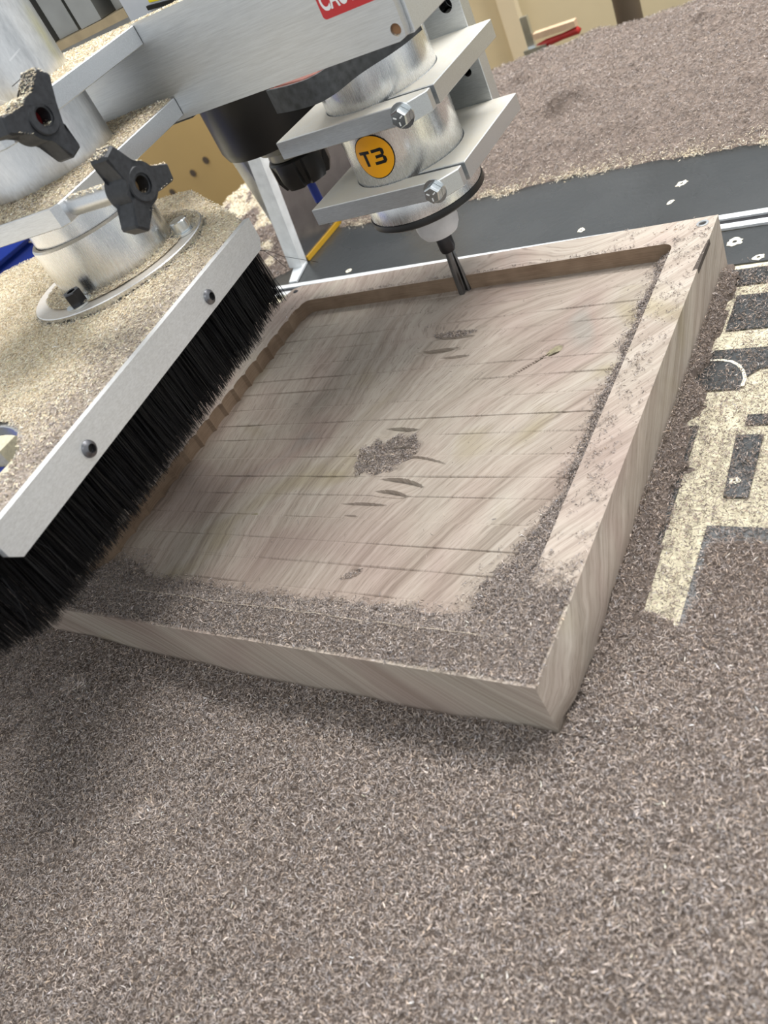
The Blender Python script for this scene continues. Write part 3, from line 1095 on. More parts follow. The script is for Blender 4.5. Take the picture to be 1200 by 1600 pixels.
# bristles: fine black hairs clamped behind the strips, in clumps of uneven length
def bristles():
    runs = [((0.1000, -0.271), (0.1000, 0.020)), ((-0.020, -0.379), (0.1010, -0.2715))]
    Vs, Qs, off = [], [], 0
    for (ax, ay), (bx, by) in runs:
        L = math.hypot(bx - ax, by - ay)
        dx, dy = (bx - ax) / L, (by - ay) / L
        nx, ny = dy, -dx
        rows = 7
        n = int(L / 0.00034) * rows
        s = RNG.uniform(0, L, n)
        d = RNG.uniform(-0.0045, 0.0035, n)
        clump = fbm(s, s * 0 + 2.7, 160, 5, 2)
        big = fbm(s, s * 0 + 8.1, 26, 9, 2)
        ztip = 0.1448 - 0.0022 * (clump - 0.5) - 0.006 * (big - 0.5) + RNG.normal(0, 0.0009, n)
        lean = (clump - 0.5) * 0.003 + RNG.normal(0, 0.0012, n)
        splay = 0.5 * d + RNG.normal(0, 0.0009, n) + 0.001
        w = RNG.uniform(0.00013, 0.00024, n)
        ang = RNG.uniform(0, np.pi, n)
        st = []
        for f in (0.0, 0.35, 0.7, 1.0):
            e = f ** 1.6
            cx = ax + dx * (s + lean * e) + nx * (d + splay * e)
            cy = ay + dy * (s + lean * e) + ny * (d + splay * e)
            cz = 0.2000 + (ztip - 0.2000) * f
            ww = w * (1 - 0.45 * f)
            ox, oy = np.cos(ang) * ww, np.sin(ang) * ww
            st.append(np.stack([np.stack([cx - ox, cy - oy, cz], 1), np.stack([cx + ox, cy + oy, cz], 1)], 1))
        V = np.stack(st, 1).reshape(-1, 3)
        q = np.array([[2 * k, 2 * k + 1, 2 * k + 3, 2 * k + 2] for k in range(3)])
        Q = (q[None] + (np.arange(n) * 8)[:, None, None]).reshape(-1, 4) + off
        Vs.append(V)
        Qs.append(Q)
        off += len(V)
    o = link('bristles', raw_mesh('bristles', np.concatenate(Vs), np.concatenate(Qs)), M_BRISTLE, shoe)
    o['kind'] = 'stuff'
    o['label'] = 'dense black brush bristles hanging below the strip'
    core = [((0.0945, -0.268), (0.0995, 0.018)), ]
    box('brush_core', (0.0955, -0.270, 0.1500), (0.0990, 0.018, 0.1995), M_BRISTLE, shoe, 0)
    # a few stray hairs that stick out sideways
    for k, (p, q, r) in enumerate([((0.1005, 0.019, 0.188), (0.106, 0.030, 0.172), (0.1075, 0.035, 0.160)),
                                   ((0.1010, 0.018, 0.187), (0.110, 0.034, 0.170), (0.120, 0.056, 0.149)),
                                   ((0.1045, -0.258, 0.186), (0.108, -0.256, 0.166), (0.107, -0.262, 0.148)),
                                   ((0.1045, -0.283, 0.186), (0.110, -0.292, 0.166), (0.108, -0.300, 0.147))]):
        tube_mesh('stray_hair', [p, tuple((np.array(p) + np.array(q)) / 2 + 0.001), q, tuple((np.array(r) + np.array(q)) / 2), r], 0.00018, M_BRISTLE, shoe, 4)


bristles()

lathe('tube_flange', [(0.0415, ZP + 0.0002), (0.0700, ZP + 0.0002), (0.0705, ZP + 0.0010), (0.0705, ZP + 0.0058), (0.0700, ZP + 0.0064), (0.0415, ZP + 0.0064)], M_ALU_TURN, shoe, 96)
lathe('tube_boss', [(0.0460, ZP + 0.0065), (0.0460, 0.2490), (0.0448, 0.2505), (0.0424, 0.2505), (0.0424, 0.2450)], M_ALU_TURN, shoe, 96)


def flange_bolt(wx, wy, mat, r, h, socket):
    rx, ry = wx - AX, wy - AY
    lx, ly = math.cos(TH) * rx + math.sin(TH) * ry, -math.sin(TH) * rx + math.cos(TH) * ry
    z = ZP + 0.0066
    o = lathe('flange_bolt', ([(0.0, h), (r * 0.55, h)] if not socket else [(0.0, h - 0.004), (r * 0.5, h - 0.004), (r * 0.5, h)]) + [(r * 0.92, h), (r, h - 0.0007), (r, 0.0015), (0.0, 0.0015)], mat, shoe, 6 if socket else 24, (lx, ly, z), (0, 0, 0.4))
    lathe('washer', [(0.0, 0.0014), (r * 1.5, 0.0014), (r * 1.5, 0.0), (0, 0.0)], M_STEEL, o, 28)


flange_bolt(-0.3405, 0.1430, M_DARKSTEEL, 0.0066, 0.0105, True)
flange_bolt(-0.2985, 0.2228, M_STEEL, 0.0068, 0.0095, False)

tube = root('dust_tube', 'tall scuffed aluminium dust extraction tube standing in the shoe', 'tube', (AX, AY, 0))
lathe('lower_sleeve', [(0.0, 0.246), (0.0418, 0.246), (0.0418, 0.2722), (0.0, 0.2722)], M_ALU_TURN, tube, 96)
lathe('tube_wall', [(0.0, 0.2724), (0.0470, 0.2724), (0.0470, 0.470), (0.0448, 0.470), (0.0448, 0.2730), (0.0, 0.2730)], M_ALU_TUBE, tube, 96)
# engraved arrow and scratches on the tube
def tube_strip(a0, z0, a1, z1, w, mat, name):
    n, r = 10, 0.04712
    bm = bmesh.new()
    rows = []
    L = math.hypot((a1 - a0) * r, z1 - z0)
    pu, pv = -(z1 - z0) / L, (a1 - a0) * r / L
    for i in range(n + 1):
        f = i / n
        a, z = a0 + (a1 - a0) * f, z0 + (z1 - z0) * f
        rows.append([bm.verts.new((r * math.cos(a + s * pu * w / r), r * math.sin(a + s * pu * w / r), z + s * pv * w)) for s in (-0.5, 0.5)])
    for a, b in zip(rows, rows[1:]):
        bm.faces.new((a[0], a[1], b[1], b[0]))
    link(name, to_mesh(bm, name), mat, tube)


M_SCR = plain('bright_scratch', (0.93, 0.94, 0.95, 1), 0.3, 1.0)
M_SCRD = plain('dark_scratch', (0.18, 0.18, 0.18, 1), 0.5, 1.0)
for a0, z0, a1, z1, w, m in [(-0.10, 0.356, -0.32, 0.3535, 0.0010, M_SCR), (-0.25, 0.3435, -0.48, 0.3420, 0.0005, M_SCRD), (-0.75, 0.352, -0.95, 0.345, 0.0007, M_SCR),
                             (-0.95, 0.345, -0.72, 0.340, 0.0006, M_SCR), (-0.72, 0.340, -0.50, 0.330, 0.0006, M_SCR), (-1.0, 0.362, -0.8, 0.353, 0.0005, M_SCRD), (-0.2, 0.297, -0.5, 0.296, 0.0005, M_SCRD)]:
    tube_strip(a0, z0, a1, z1, w, m, 'scratch')


# ------------------------------------------------------------------ clamp arms and their three-lobed knobs
def tri_knob(parent, loc, spin, plug, nm='knob'):
    """three-lobed knob, axis along +x"""
    bm = bmesh.new()
    out = []
    R_, rh, hw = 0.0245, 0.0120, 0.0056
    n_arc = 8
    half = math.asin(hw / rh)
    for k in range(3):
        c = spin + k * 2 * math.pi / 3
        # hub arc before the lobe
        a_s, a_e = c - 2 * math.pi / 3 + half, c - half
        for i in range(n_arc + 1):
            a = a_s + (a_e - a_s) * i / n_arc
            out.append((rh * math.cos(a), rh * math.sin(a)))
        for rr, ww in ((R_ - 0.0015, hw * 0.92), (R_, hw * 0.72), (R_, -hw * 0.72), (R_ - 0.0015, -hw * 0.92)):
            out.append((rr * math.cos(c) + ww * math.sin(c), rr * math.sin(c) - ww * math.cos(c)))
    bore = circle(0, 0, 0.0058, 24)
    k = prism(nm, out, 0.0050, 0.0195, M_BLACK, parent, 0.0012, holes=[bore], plane='YZ')
    k.location = loc
    hub = lathe('hub', [(0.0, 0.0), (0.0105, 0.0), (0.0118, 0.002), (0.0118, 0.0060)], M_BLACK, k, 40, (0, 0, 0), (0, math.radians(90), 0))
    lathe('face_ring', [(0.0059, 0.0204), (0.0092, 0.0204), (0.0098, 0.0196), (0.0059, 0.0196)], M_BLACK, k, 32, (0, 0, 0), (0, math.radians(90), 0))
    lathe('bore_plug', [(0.0, 0.0100), (0.0057, 0.0096)], plug, k, 24, (0, 0, 0), (0, math.radians(90), 0))
    return k


def arm_plate(ztop, label, knob_spin, shaft_len, knob_y, plug):
    z0, z1 = ztop - 0.0125, ztop
    t = root('clamp_arm', label, 'clamp arm', (0, 0, 0), 0, 'clamp arms holding the dust tube')
    pts = [(-0.2760, 0.1230), (-0.2715, 0.1275), (-0.2970, 0.2785), (-0.405, 0.2785), (-0.428, 0.1150)]
    prism('arm_plate', pts, z0, z1, M_ALU, t, 0.0005, holes=[circle(AX, AY, 0.0472, 56)])
    zc = (z0 + z1) / 2 - 0.0002
    xs = -0.2735 - (knob_y - 0.1275) * 0.169
    lathe('knob_shaft', [(0.0, 0.0), (0.0058, 0.0), (0.0058, shaft_len), (0.0, shaft_len)], M_ALU_Y, t, 28, (xs, knob_y, zc), (0, math.radians(90), 0))
    k = tri_knob(t, (xs + shaft_len + 0.0002, knob_y, zc), knob_spin, plug)
    k['label'] = 'black three-lobed clamping knob'
    return t


arm_lo = arm_plate(0.2850, 'lower clamp arm with long shaft and black knob beside the dust tube', math.radians(-12), 0.0460, 0.1370, plain('plug_dust', lin(214, 176, 128), 0.9))
arm_hi = arm_plate(0.3340, 'upper clamp arm with black knob close to the dust tube', math.radians(45), 0.0095, 0.1340, plain('red_bolt_end', lin(130, 24, 28), 0.5))

# ------------------------------------------------------------------ machine parts further back
side = root('gantry_side_plate', 'upright polished metal side plate with pale front edge and yellow strip', 'plate')
prism('plate_web', [(0.575, 0.0), (0.80, 0.0), (0.80, 0.30), (0.560, 0.30), (0.560, 0.1465)], -0.548, -0.5325, plain('polished_grey_steel', (0.30, 0.30, 0.31, 1), 0.22, 0.9), side, 0.0005, plane='YZ')
prism('front_edge', [(-0.5495, 0.0045), (-0.5300, 0.0015), (-0.5060, 0.150), (-0.4960, 0.215), (-0.5130, 0.217), (-0.5240, 0.150)], 0.5600, 0.5740, plain('white_edge_paint', (0.86, 0.88, 0.88, 1), 0.4), side, 0.0005, plane='XZ')
prism('foot_bar', [(-0.5500, 0.5735), (-0.5300, 0.5735), (-0.5175, 0.5270), (-0.5300, 0.5270)], 0.0002, 0.0035, M_SILVER, side, 0.0005)
box('yellow_strip', (-0.5322, 0.578, 0.0005), (-0.5300, 0.69, 0.0065), M_YELLOW, side, 0.0003)

car = root('gantry_carriage', 'ribbed grey gantry carriage block behind the dust tube', 'machine part')
box('carriage_back', (-0.66, 0.47, 0.318), (-0.36, 0.56, 0.60), M_GREYMACH, car, 0.002)
for x0, x1, y0 in ((-0.655, -0.575, 0.445), (-0.565, -0.535, 0.450), (-0.520, -0.490, 0.440), (-0.480, -0.452, 0.452)):
    box('rib', (x0, y0, 0.3345), (x1, 0.4698, 0.60), M_GREYMACH, car, 0.002)
box('dusty_ledge', (-0.66, 0.436, 0.3270), (-0.455, 0.4698, 0.3340), plain('dusty_ledge', lin(176, 158, 126), 0.9), car, 0.001)

ctl = root('control_box', 'pale grey control box with yellow sticker behind the guard', 'control box')
box('housing', (-0.349, 0.331, 0.3300), (-0.270, 0.390, 0.420), M_GREYBOX, ctl, 0.002)
prism('yellow_sticker', [(-0.3230, 0.3372), (-0.300, 0.3338), (-0.300, 0.370), (-0.3230, 0.370)], 0.3303, 0.3309, M_SIGNYEL, ctl, 0, plane='XZ')
prism('black_trim', [(-0.3262, 0.3335), (-0.298, 0.3300), (-0.298, 0.3326), (-0.3262, 0.3362)], 0.3285, 0.3308, M_INK, ctl, 0, plane='XZ')

pan = root('plywood_panel', 'tan plywood panel with dark screw holes beyond the side plate', 'panel')
box('panel_board', (-1.95, 1.20, -0.88), (-0.72, 1.22, 0.42), plain('amber_plywood', lin(208, 174, 112), 0.6, 0, 0.4, 0.06, 5), pan, 0.001)
for x, z in ((-1.2297, -0.0278), (-1.2851, -0.0454), (-1.3769, -0.0725), (-1.16, 0.11)):
    lathe('screw_hole', [(0.0, 0.0), (0.008, 0.0), (0.008, 0.002), (0.0, 0.002)], M_POST, pan, 16, (x, 1.1995, z), (math.radians(90), 0, 0))

post = root('steel_post', 'round brown steel post in front of the plywood wall', 'post', (-0.343, 1.37, -0.9))
lathe('post_shaft', [(0.0, 0.012), (0.0215, 0.012), (0.0215, 3.0), (0.0, 3.0)], M_POST, post, 32)
lathe('post_foot', [(0.0, 0.0), (0.07, 0.0), (0.07, 0.010), (0.03, 0.0118), (0.0, 0.0118)], M_POST, post, 32)

bar = root('bar_clamp', 'bar clamp with red wooden handle behind the shavings ridge', 'clamp')
box('clamp_bar', (-0.4960, 1.292, -0.34), (-0.4830, 1.300, 0.010), M_STEEL, bar, 0.001)
box('sliding_jaw', (-0.5020, 1.284, -0.060), (-0.4600, 1.304, -0.040), M_STEEL, bar, 0.002)
box('handle_spine', (-0.4800, 1.289, -0.0300), (-0.4050, 1.303, -0.0200), plain('pale_handle_wood', lin(214, 182, 150), 0.5), bar, 0.003)
lathe('red_handle', [(0.0, 0.0), (0.004, 0.002), (0.0062, 0.02), (0.0050, 0.05), (0.0062, 0.078), (0.0, 0.084)], plain('red_handle_paint', lin(176, 42, 38), 0.4), bar, 24, (-0.482, 1.296, -0.043), (0, math.radians(86), 0))
box('stock_shelf', (-0.62, 1.26, -0.36), (-0.36, 1.33, -0.341), M_PLY, bar, 0.001)

tub = root('storage_tub', 'blue plastic storage tub far behind the dust tube', 'tub')
prism('tub_body', [(-1.75, 0.42), (-1.30, 0.42), (-1.30, 0.765), (-1.75, 0.765)], -0.898, 0.060, M_BLUE, tub, 0.01)
prism('tub_rim', [(-1.77, 0.40), (-1.28, 0.40), (-1.28, 0.785), (-1.77, 0.785)], 0.0605, 0.105, M_BLUE, tub, 0.008)
crate = root('offcut_bin', 'blue bin of pale offcuts seen through the hole of the shoe', 'bin')
box('bin_body', (-1.22, -0.10, -0.898), (-0.84, 0.236, -0.030), M_BLUE, crate, 0.01)
box('offcut_board', (-1.25, 0.238, -0.898), (-0.84, 0.60, -0.006), M_MDF, crate, 0.002)

# ------------------------------------------------------------------ shavings and sawdust (countless: one object per heap)
CAMP = np.array([0.17314, -0.18968, 0.37515])
RM = np.array([CR[:], CD[:], CF[:]])


def in_view(P, margin=0.22):
    """keep only what a camera near this one could see"""
    c = (P - CAMP) @ RM.T
    z = np.maximum(c[:, 2], 1e-3)
    return (c[:, 2] > 0.02) & (np.abs(c[:, 0] / z) < 600 / 1305.2 * (1 + margin)) & (np.abs(c[:, 1] / z) < 800 / 1305.2 * (1 + margin))


def scatter(n, x0, x1, y0, y1, cov, hfun, lift, rng=RNG, margin=0.22):
    out, have = [], 0
    while have < n:
        m = n * 2
        X, Y = rng.uniform(x0, x1, m), rng.uniform(y0, y1, m)
        keep = rng.random(m) < cov(X, Y)
        X, Y = X[keep], Y[keep]
        P = np.stack([X, Y, hfun(X, Y) + rng.uniform(0.0002, lift, len(X))], 1)
        P = P[in_view(P, margin)]
        out.append(P)
        have += len(P)
        if len(P) == 0:
            break
    return np.concatenate(out)[:n]


def filt(bed, keep):
    V, Q, C = bed
    k = keep(V[:, 0], V[:, 1])
    return V, Q[k[Q].all(1)], C


def heap(name, parts, label, cat='wood shavings', mat=M_CHIP):
    V, Q, C = merge(parts)
    o = link(name, raw_mesh(name, V, Q, C), mat)
    return tag(o, label, cat, None, 'stuff')


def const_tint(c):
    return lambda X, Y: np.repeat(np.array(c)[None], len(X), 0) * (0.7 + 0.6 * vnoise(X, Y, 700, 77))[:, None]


# -- table around the slab
def table_cov(X, Y):
    n1, n2 = fbm(X, Y, 45, 101), fbm(X, Y, 150, 102)
    c = np.ones_like(X)
    right = X > -0.002
    edge = 0.012 + 0.012 * (n1 - 0.5) * 2 + 0.010 * smooth01((0.22 - Y) / 0.15)
    lane = 0.66 + 0.9 * (n2 - 0.5) + 0.35 * (n1 - 0.5)
    lane = np.minimum(lane, 0.74)
    lane = lane - 0.16 * smooth01((Y - 0.25) / 0.05)
    ramp = smooth01((0.125 + 0.05 * (n1 - 0.5) - Y) / 0.055)
    ramp = np.maximum(ramp, smooth01((0.150 + 0.03 * (n1 - 0.5) - Y) / 0.014) * smooth01((X - 0.0415 - 0.006 * (n2 - 0.5)) / 0.005))
    ramp = np.maximum(ramp, smooth01((0.245 + 0.03 * (n1 - 0.5) - Y) / 0.02) * smooth01((0.0175 + 0.010 * (n2 - 0.5) - X) / 0.004))
    near = smooth01((edge + 0.004 - X) / 0.006) * smooth01((0.432 - Y) / 0.02)
    c = np.where(right, np.clip(np.maximum(np.maximum(ramp, near), lane), 0.0, 1), c)
    c = np.where(Y > 0.423 + 0.012 * (n1 - 0.5), np.where(X > -0.44, 0.012, c), c)
    inside = (X > BX0 - 0.001) & (X < BX1 + 0.0012) & (Y > BY0 - 0.0012) & (Y < BY1)
    return np.where(inside, 0.0, c)


def table_h(X, Y):
    c = table_cov(X, Y)
    big = fbm(X, Y, 11, 201, 3)
    mid = fbm(X, Y, 60, 202, 2)
    h = 0.0025 + 0.012 * (big - 0.42) + 0.0035 * (mid - 0.5)
    h = h + 0.0035 * np.exp(-((X + 0.36) / 0.05) ** 2 - ((Y + 0.06) / 0.03) ** 2)
    # shallow drift against the left end of the near face
    h = h + 0.010 * np.exp(-np.clip(-Y, 0, 1) / 0.02) * smooth01((-0.30 - X) / 0.12)
    h = np.maximum(h, 0.0016)
    rs = 0.0035 * smooth01((c - 0.72) / 0.28) - 0.0030 * (c < 0.80)
    rs = rs + 0.006 * smooth01((0.010 - X) / 0.010) * smooth01((c - 0.8) / 0.2)
    side = smooth01((Y - 0.035) / 0.06)
    return np.where(X > -0.002, (1 - side) * h + side * np.maximum(rs, -0.002), h)


def table_keep(X, Y):
    return (table_cov(X, Y) > 0.02) | (Y < -0.001)


parts = [filt(grid_bed(-0.66, 0.24, -0.36, 0.47, 0.0036, lambda X, Y: table_h(X, Y) - 0.0012, const_tint(GAP_SHADE * 1.25)),
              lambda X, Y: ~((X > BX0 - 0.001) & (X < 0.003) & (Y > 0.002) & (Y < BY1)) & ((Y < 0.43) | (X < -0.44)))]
parts.append(filt(grid_bed(-0.0008, 0.034, 0.0, 0.432, 0.0017, lambda X, Y: np.maximum(table_h(X, Y), np.where(X < 0.0045, 0.0022, -0.003)) - 0.0007, const_tint(GAP_SHADE * 1.25)), lambda X, Y: (X < 0.0062) | (table_cov(X, Y) > 0.8)))
P = scatter(345000, -0.66, 0.24, -0.36, 0.44, lambda X, Y: table_cov(X, Y) ** 1.3, lambda X, Y: np.maximum(table_h(X, Y), 0.0002), 0.0018, margin=0.13)
near_cam = ((P - CAMP) @ RM.T)[:, 2] < 0.50
for sel, sg in ((near_cam, 2), (~near_cam, 2)):
    tn = chip_tint(int(sel.sum()))
    mixin = smooth01((P[sel][:, 1] + 0.04) / 0.22) * smooth01((P[sel][:, 0] + 0.02) / 0.03)      # darker heartwood shavings lie beside the slab
    dark = RNG.random(len(tn)) < mixin
    tn[dark] *= np.array([0.78, 0.745, 0.72])
    parts.append(shavings(P[sel], 0.0029, 0.00040, 2.2, tn, sg, 0.7))
heap('wood_shavings', parts, 'carpet of curly brown wood shavings covering the table round the slab')

# a small tuft standing out of the carpet and one by the brush
for k, (cx, cy, rr, nm) in enumerate([(-0.235, -0.104, 0.0085, 'bristly tuft of shavings on the open carpet near the left edge'), (-0.372, -0.040, 0.009, 'low clump of shavings in front of the brush corner')]):
    a, r = RNG.uniform(0, 6.283, 320), rr * np.sqrt(RNG.random(320))
    X, Y = cx + r * np.cos(a), cy + r * np.sin(a)
    P = np.stack([X, Y, table_h(X, Y) + 0.0004 + 0.006 * (1 - (r / rr) ** 2) * RNG.random(320)], 1)
    heap('shavings_tuft', [shavings(P, 0.0075, 0.0006, 1.4, chip_tint(320, CHIP * 1.1), 3, 1.0, 0.5)], nm)


# -- on the slab
def right_w(Y):
    return 0.0105 + 0.0040 * vnoise(Y, Y * 0, 55, 301) + 0.026 * smooth01((0.150 - Y) / 0.11)


def floor_fill(X, Y):
    n1, n2 = fbm(X, Y, 60, 311), fbm(X, Y, 200, 312)
    yf = 0.046 + 0.010 * (n1 - 0.5) + 0.006 * (n2 - 0.5) + 0.016 * smooth01((-0.330 - X) / 0.05) + 0.012 * smooth01((X + 0.085) / 0.05)
    hf = (BT - PZ) * np.clip((yf - Y) / (yf - PY0), -1, 1)
    w = right_w(Y) * (0.8 + 0.5 * n2)
    hr = np.minimum(0.013, 0.55 * w + 0.002) * np.clip((X - (PX1 - w)) / w, -1, 1)
    return np.maximum(hf, hr)


def cavity(X, Y):
    n1 = fbm(X, Y, 120, 321)
    dx, dy = X + 0.192, Y - 0.184
    u, v = dx * 0.85 + dy * 0.52, -dx * 0.52 + dy * 0.85
    d = (u / 0.026) ** 2 + (v / 0.021) ** 2
    # two bare streaks cross the hollow
    gap = np.exp(-((Y - 0.187 - 0.1 * (X + 0.19)) / 0.0016) ** 2) * (X > -0.195) + np.exp(-((Y - 0.1725 + 0.05 * (X + 0.17)) / 0.0022) ** 2) * (X > -0.190)
    c = smooth01((1.15 - d + 1.2 * (n1 - 0.5)) * 2.2) - 0.9 * gap
    c = c * (Y > 0.1575 - 0.6 * np.clip(-0.190 - X, 0, 1))
    e = ((X + 0.197) / 0.021) ** 2 + ((Y - 0.3325) / 0.0034) ** 2
    c = np.maximum(c, smooth01((1.2 - e + 0.9 * (n1 - 0.5)) * 2))
    g = ((X + 0.160) / 0.007) ** 2 + ((Y - 0.069 - 0.5 * (X + 0.16)) / 0.0028) ** 2
    return np.clip(np.maximum(c, 0.75 * smooth01((1.2 - g) * 2)), 0, 1)


def slab_cov(X, Y):
    n1, n2 = fbm(X, Y, 70, 331), fbm(X, Y, 240, 332)
    pocket = (X > PX0) & (X < PX1) & (Y > PY0) & (Y < PY1)
    f = floor_fill(X, Y)
    cp = np.where(f > 0.0004, 1.0, 0.0) + np.where((f <= 0.0004) & (f > -0.0055), 0.22 * (1 + f / 0.0055), 0)
    cp = np.maximum(cp, cavity(X, Y))
    cp = np.maximum(cp, 0.002 * (n2 > 0.6))
    front = smooth01((PY0 + 0.004 - Y) / 0.004)
    rim_r = np.where(X >= PX1, smooth01((0.095 - Y + 0.05 * (n1 - 0.5) - 0.8 * np.clip(X + 0.012, 0, 1)) / 0.055), 0)
    rim_r = np.maximum(rim_r, np.where(X >= PX1, np.clip(0.04 + 0.8 * (n2 - 0.54) + 0.5 * (n1 - 0.5), 0.004, 0.5), 0))
    back = np.where(Y >= PY1, 0.45 * smooth01((PY1 + 0.006 - Y) / 0.006) * (n2 > 0.40) + 0.10 * (n2 > 0.62) * (X > -0.08), 0)
    back = back * smooth01((X + 0.42) / 0.1)
    cr = np.maximum(np.maximum(front, rim_r), back)
    cr = np.where(X < PX0, np.where(Y < 0.05, front, 0.01), cr)
    c = np.where(pocket, cp, cr)
    c = np.where((X > BX1 - 0.0016) | (Y < 0.0018), c * 0.25, c)
    return c


def slab_h(X, Y):
    pocket = (X > PX0) & (X < PX1) & (Y > PY0) & (Y < PY1)
    z = np.where(pocket, floor_height(X, Y) + np.clip(floor_fill(X, Y), 0, 1), BT)
    return z


parts = []
fl = grid_bed(PX0, PX1 - 0.0002, PY0 + 0.0002, PY1, 0.0016, lambda X, Y: np.where(floor_fill(X, Y) > 0, PZ + floor_fill(X, Y) - 0.0003, PZ - 0.003), const_tint(GAP_SHADE * 1.1))
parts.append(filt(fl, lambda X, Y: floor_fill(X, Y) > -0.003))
rim = grid_bed(BX0 + 0.002, BX1 - 0.0006, BY0 + 0.001, 0.14, 0.0016, lambda X, Y: BT + 0.0016 * (slab_cov(X, Y) - 0.62) + 0.0005 * (vnoise(X, Y, 200, 8) - 0.5), const_tint(GAP_SHADE * 1.2))
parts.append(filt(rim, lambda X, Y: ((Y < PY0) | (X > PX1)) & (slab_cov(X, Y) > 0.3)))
P = scatter(78000, BX0, BX1, BY0, BY1, slab_cov, slab_h, 0.0016, margin=0.1)
parts.append(shavings(P, np.where((P[:, 0] > PX1) & (P[:, 1] > 0.09) | (P[:, 1] > PY1), 0.0018, 0.0027), 0.00040, 2.2, chip_tint(len(P), CHIP * 0.82), 2, 0.7))
heap('wood_shavings', parts, 'curly brown shavings lying on the slab along the pocket edges')


# -- ridge at the back of the table
def pile_front(X):
    return 0.652 - 0.016 * smooth01((-0.40 - X) / 0.06) - 0.055 * (X + 0.25) + 0.020 * (fbm(X, X * 0 + 1.7, 14, 401) - 0.5) + 0.010 * (fbm(X, X * 0 + 4.2, 70, 402) - 0.5)


def pile_h(X, Y):
    d = Y - pile_front(X)
    top = 0.048 + 0.016 * (X + 0.25)
    h = top * (1 - np.exp(-np.clip(d, 0, 1) / 0.115)) * 1.12
    h = h + (0.016 * (fbm(X, Y, 12, 411) - 0.5) + 0.007 * (fbm(X, Y, 45, 412) - 0.5)) * smooth01(d / 0.05)
    for cx, cy, s, a in ((-0.245, 0.775, 0.011, 0.015), (-0.225, 0.785, 0.009, 0.010), (-0.325, 0.875, 0.012, 0.012), (-0.10, 0.880, 0.008, 0.009)):
        h = h + a * np.exp(-((X - cx) / (s * 1.5)) ** 2 - ((Y - cy) / s) ** 2)
    h = h * smooth01((1.02 - Y) / 0.08)
    return np.where(d > 0, h, -0.003)


parts = [filt(grid_bed(-0.525, 0.30, 0.56, 1.01, 0.0042, pile_h, const_tint(GAP_SHADE * 1.7)), lambda X, Y: Y > pile_front(X) - 0.006)]
P = scatter(96000, -0.525, 0.30, 0.58, 0.98, lambda X, Y: (Y > pile_front(X)) * 1.0, pile_h, 0.0028, margin=0.1)
tn = chip_tint(len(P), CHIP * 0.80, 0.34)
pale = np.exp(-(P[:, 1] - pile_front(P[:, 0])) / 0.008) > RNG.random(len(P))
tn[pale] = chip_tint(int(pale.sum()), np.array([0.78, 0.68, 0.52]), 0.15)
parts.append(shavings(P, 0.0034, 0.00065, 2.0, tn, 1))
X = RNG.uniform(-0.525, 0.30, 9000)
Y = pile_front(X) + RNG.normal(0.002, 0.0035, 9000)
P = np.stack([X, Y, np.maximum(pile_h(X, Y), 0.0) + RNG.uniform(0.0003, 0.0022, 9000)], 1)
P = P[fbm(X, X * 0 + 6.1, 40, 441) + RNG.normal(0, 0.06, 9000) > 0.50]
parts.append(shavings(P, 0.0026, 0.00065, 1.6, chip_tint(len(P), np.array([0.80, 0.71, 0.56]), 0.12), 1))
heap('wood_shavings', parts, 'long ridge of brown shavings along the back of the black table')


# -- heap by the upright side plate
def heap_h(X, Y):
    h = 0.050 * np.exp(-((X + 0.73) / 0.10) ** 2 - ((Y - 0.76) / 0.11) ** 2) + 0.018 * np.exp(-((X + 0.62) / 0.06) ** 2 - ((Y - 0.62) / 0.06) ** 2)
    return h + 0.012 * (fbm(X, Y, 30, 421) - 0.5) * smooth01(h / 0.01) - 0.002


parts = [grid_bed(-0.775, -0.552, 0.53, 0.95, 0.004, heap_h, lambda X, Y: np.where((fbm(X, Y, 26, 431) + 1.5 * (Y - 0.68) > 0.5)[:, None], CREAM[None] * 0.8, GAP_SHADE[None] * 1.8))]
P = scatter(9000, -0.775, -0.552, 0.53, 0.95, lambda X, Y: (heap_h(X, Y) > 0.0) * 1.0, heap_h, 0.003, margin=0.1)
tn = chip_tint(len(P), CHIP, 0.3)
pale = fbm(P[:, 0], P[:, 1], 26, 431) + 1.5 * (P[:, 1] - 0.68) > 0.5
tn[pale] = chip_tint(int(pale.sum()), CREAM, 0.25)
parts.append(shavings(P, 0.0055, 0.0011, 1.8, tn, 2))
heap('wood_shavings', parts, 'mixed cream and brown heap of shavings left of the upright side plate')


# -- pale dust on the dust shoe, the arms and the flange
def poly_in(X, Y, poly):
    c = np.zeros(len(X), bool)
    n = len(poly)
    for i in range(n):
        x1, y1 = poly[i]
        x2, y2 = poly[(i + 1) % n]
        cond = ((y1 > Y) != (y2 > Y)) & (X < (x2 - x1) * (Y - y1) / (y2 - y1 + 1e-12) + x1)
        c ^= cond
    return c


def rotz(P):
    c, s = math.cos(TH), math.sin(TH)
    out = P.copy()
    out[:, 0] = AX + c * P[:, 0] - s * P[:, 1]
    out[:, 1] = AY + s * P[:, 0] + c * P[:, 1]
    return out


def brown_share(X, Y):
    """darker walnut dust has settled towards the strip and the near end"""
    n = fbm(X, Y, 40, 501)
    s = 0.06 + 0.55 * smooth01((X - 0.030 - 0.05 * (n - 0.5)) / 0.08) * smooth01((0.02 - Y) / 0.10) + 0.25 * smooth01((-0.12 - Y) / 0.12) + 0.16 * (n - 0.5)
    return np.clip(s, 0.04, 0.8)


def shoe_ok(X, Y, pad=0.0):
    return poly_in(X, Y, OCT) & ((X - 0.019) ** 2 + (Y + 0.244) ** 2 > (0.0632 + pad) ** 2) & (X ** 2 + Y ** 2 > 0.0708 ** 2)


